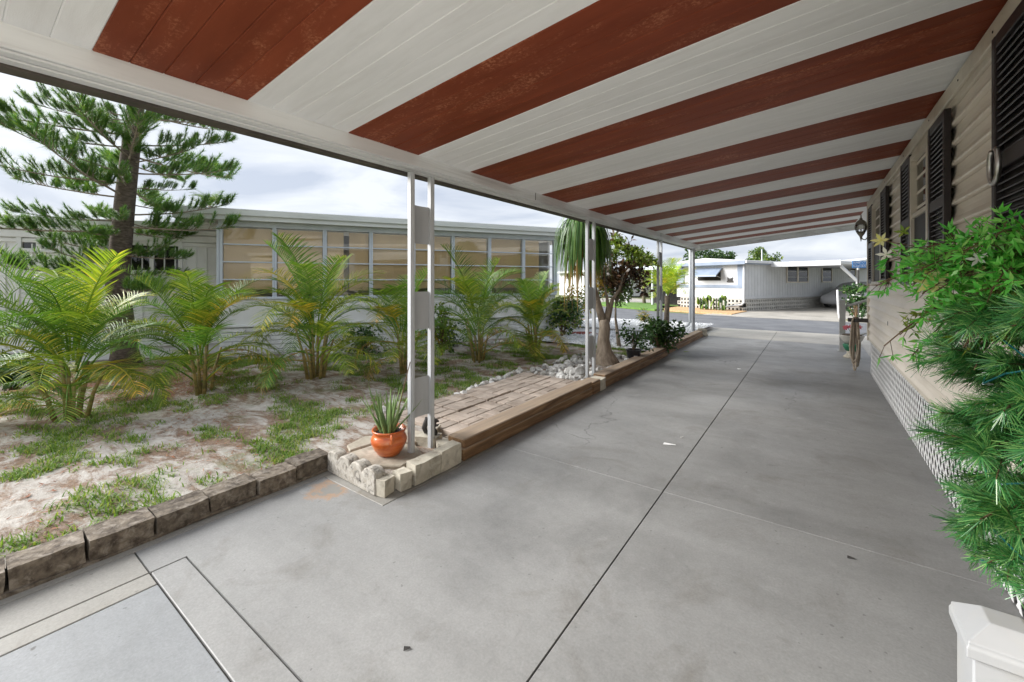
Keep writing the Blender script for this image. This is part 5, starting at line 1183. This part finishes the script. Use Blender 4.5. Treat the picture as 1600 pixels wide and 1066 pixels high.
def flower(p, r, mat, n=6):
    m = MB(); p = Vector(p); fd = Vector((-0.5, -0.8, 0.25)).normalized(); e1 = fd.cross(UP).normalized(); e2 = e1.cross(fd)
    for q in range(n):
        a = q * 6.283 / n; d = (e1 * math.cos(a) + e2 * math.sin(a) + fd * 0.35).normalized(); s0 = d.cross(fd).normalized(); m.strip([p, p + d * r * 0.5, p + d * r], [r * 0.06, r * 0.2, r * 0.02], [s0] * 3)
    m.ell(p + fd * 0.004, (r * 0.12,) * 3, 7, 5); m.build('flower', mat, sx_)
def at_y(u, v, y):
    d = ray(u, v); t_ = y / d.y; return Vector((d.x * t_ - 0.66, y - 2.18, H + d.z * t_))
flower(at_y(1377, 376, 2.25), 0.035, PETALY); flower(at_y(1460, 440, 2.1), 0.06, PETALY, 7); flower(at_y(1520, 420, 2.1), 0.05, PETALY); flower(at_y(1385, 398, 2.25), 0.035, PETALW, 5); flower(at_y(1528, 405, 2.0), 0.03, PETALW, 5); flower(at_y(1412, 362, 2.2), 0.03, LIME, 5)
m = MB(); m.tube([at_y(1560, 420, 2.1), at_y(1430, 385, 2.2), at_y(1377, 376, 2.25)], 0.002, 4); m.tube([at_y(1430, 385, 2.2), at_y(1385, 398, 2.25)], 0.002, 4); m.build('flower_stems', TWIG, sx_)

# horseshoe on the nearest shutter
hsu = thing('horseshoe', 'worn silver horseshoe hanging on the nearest dark shutter', 'horseshoe', (0.668, 2.82, onx(1592, 238, 0.668).z))
pts = [(0, 0.055 * math.sin(a) * 1.0, -0.07 * math.cos(a) + (0.02 if abs(a) > 1.7 else 0)) for a in [R(d_) for d_ in range(-150, 151, 15)]]
MB().tube(pts, 0.011, 8).build('shoe', STEEL, hsu, smooth=True); MB().tube([(0.02, 0, -0.06), (0.0, 0, -0.06)], 0.004, 6).build('nail', IRON, hsu)

# wall lantern at the house corner
ln_ = thing('wall_lantern', 'bronze glass wall lantern hanging from the house corner', 'lantern', (0.628, 8.72, 2.10)); ln_.scale = (0.74, 0.74, 0.86)
m = MB().tube([(0.115, 0, 0.06), (0.07, 0, 0.02), (0.03, 0, 0.03), (0.0, 0, 0.085)], 0.010, 8); m.lathe([(0.035, 0), (0.035, 0.001)], 6, (0.105, 0, 0.06)); m.build('bracket', BRONZM, ln_)
B(0.10, 0.116, -0.04, 0.04, -0.02, 0.14).build('back_plate', BRONZM, ln_, bevel=0.003)
MB().lathe([(0.004, -0.01), (0.012, 0.03), (0.02, 0.06), (0.03, 0.09), (0.055, 0.12), (0.075, 0.155), (0.07, 0.16)], 14).build('cup', BRONZM, ln_, smooth=True)
MB().lathe([(0.072, 0.160), (0.098, 0.22), (0.102, 0.27), (0.088, 0.318)], 14).build('glass', LGLASS, ln_, smooth=True)
MB().lathe([(0.092, 0.315), (0.098, 0.325), (0.08, 0.36), (0.045, 0.39), (0.025, 0.40), (0.03, 0.415), (0.016, 0.43), (0.010, 0.45), (0.014, 0.465), (0.004, 0.49)], 14).build('roof_cap', BRONZM, ln_, smooth=True)
for q in range(6):
    a = q * 1.047; MB().tube([(0.075 * math.cos(a), 0.075 * math.sin(a), 0.16), (0.103 * math.cos(a), 0.103 * math.sin(a), 0.235), (0.106 * math.cos(a), 0.106 * math.sin(a), 0.275), (0.09 * math.cos(a), 0.09 * math.sin(a), 0.32)], 0.004, 5).build('rib', BRONZM, ln_)
MB().tube([(0, 0, 0.16), (0, 0, 0.24)], 0.012, 8).build('candle', WHITEV, ln_)

# step railing beyond the house corner
rl = thing('step_railing', 'grey metal step railing beyond the house corner', 'railing', (0.50, 11.1, 0))
B(-0.05, 0.05, -0.05, 0.05, 0, 1.06).build('post', METAL, rl, bevel=0.004); B(-0.08, 0.08, -0.08, 0.08, 0, 0.012).build('base_plate', METAL, rl)
MB().tube([(0.051, 0, 0.93), (1.2, 0, 1.40)], 0.025, 8).build('handrail', METAL, rl); MB().tube([(0.051, 0, 0.26), (1.2, 0, 0.73)], 0.014, 8).build('bottom_rail', METAL, rl)
for x in (0.26, 0.46, 0.66, 0.9): MB().tube([(x, 0, 0.25 + x * 0.41), (x, 0, 0.91 + x * 0.41)], 0.012, 6).build('baluster', METAL, rl)
B(1.2, 1.26, -0.03, 0.03, 0, 1.44).build('post', METAL, rl, bevel=0.004)
# planters and hose at the corner
pu = onz(1331, 559, 0)
ur = thing('urn_planter', 'white urn planter with soil and pink flower by the railing', 'planter', pu)
MB().lathe([(0.13, 0.0), (0.13, 0.03), (0.09, 0.06), (0.07, 0.10), (0.09, 0.13)], 18).build('foot', BLOCKM, ur, smooth=True)
MB().lathe([(0.095, 0.131), (0.13, 0.20), (0.14, 0.25), (0.13, 0.26)], 18).build('green_bowl', GREENP, ur, smooth=True)
MB().lathe([(0.10, 0.262), (0.16, 0.34), (0.19, 0.41), (0.195, 0.43), (0.175, 0.43), (0.16, 0.40), (0.01, 0.40)], 18).build('white_bowl', FBLOCK, ur, smooth=True)
MB().lathe([(0.165, 0.405), (0.14, 0.445), (0.02, 0.46)], 16).build('soil', BARK, ur)
m = MB(); [m.tube([(rnd(-.03, .03), 0, 0.44), (rnd(-.12, .12), rnd(-.05, .05), 0.58)], 0.005, 5) for _ in range(5)]; m.build('stems', MGREEN, ur)
m = MB()
for q in range(7):
    p = Vector((rnd(-.13, .13), rnd(-.05, .05), rnd(0.54, 0.6))); [m.strip([p, p + Vector((math.cos(a), 0.2, math.sin(a))) * 0.04], [0.012, 0.008], [Vector((-math.sin(a), 0, math.cos(a)))] * 2) for a in (0.3, 1.5, 2.8, 4.0, 5.2)]
m.build('blossoms', PINK, ur)
ho = thing('garden_hose', 'tan garden hose hanging in loops at the house corner', 'hose', (0.66, 8.66, 0))
B(-0.2, 0.05, -0.03, 0.06, 0.80, 0.86).build('hanger', IRON, ho, bevel=0.005)
rg = random.Random(2)
for q in range(7):
    w_ = rg.uniform(0.025, 0.06); zb_ = rg.uniform(0.03, 0.2); yo = rg.uniform(-0.03, 0.06); xo = -0.105 + rg.uniform(-0.02, 0.02)
    pts = [(xo + w_ * math.cos(a) * (1.0 if math.sin(a) < 0 else 0.75), yo + 0.01 * math.sin(a * 2), (0.86 + zb_) / 2 + (0.90 - zb_) / 2 * math.sin(a)) for a in [2 * math.pi * j / 22 for j in range(23)]]
    MB().tube(pts, 0.011, 6).build('hose_loop', HOSE, ho, smooth=True)

# small debris on the driveway
def scrap(name, label, cat, u, v, l_, w_, rz, mat):
    p = onz(u, v, 0.0); m = MB(); m.add([(-l_, -w_, 0.001), (l_, -w_ * 0.8, 0.004), (l_ * 0.9, w_, 0.002), (-l_ * 0.8, w_, 0.009), (-l_, -w_, 0.002), (l_, -w_ * 0.8, 0.005), (l_ * 0.9, w_, 0.003), (-l_ * 0.8, w_, 0.010)], [(3, 2, 1, 0), (4, 5, 6, 7), (0, 1, 5, 4), (1, 2, 6, 5), (2, 3, 7, 6), (3, 0, 4, 7)])
    tag(m.build(name, mat, None, p + Vector((0, 0, 0.001)), (0, 0, rz)), label, cat)
scrap('paper_scrap', 'white paper scrap lying on the driveway near its middle joint', 'litter', 1046, 695, 0.055, 0.014, 0.3, WHITEV)
scrap('paper_scrap', 'tiny white flake on the driveway above the larger scrap', 'litter', 1065, 684, 0.02, 0.006, 1.2, WHITEV)
scrap('paper_scrap', 'small white flake far up the driveway left of the joint', 'litter', 1155, 577, 0.03, 0.025, 0.5, WHITEV)
scrap('fallen_leaf', 'small green fallen leaf on the driveway beside the bush', 'leaf', 1072, 550, 0.06, 0.03, 0.9, LIME)
scrap('fallen_leaf', 'dark brown leaf on the driveway right of the long joint', 'leaf', 1330, 873, 0.018, 0.006, 0.2, IRON)
scrap('fallen_leaf', 'dark crumb of leaf in the lower left of the driveway', 'leaf', 636, 1015, 0.014, 0.006, 0.9, IRON)
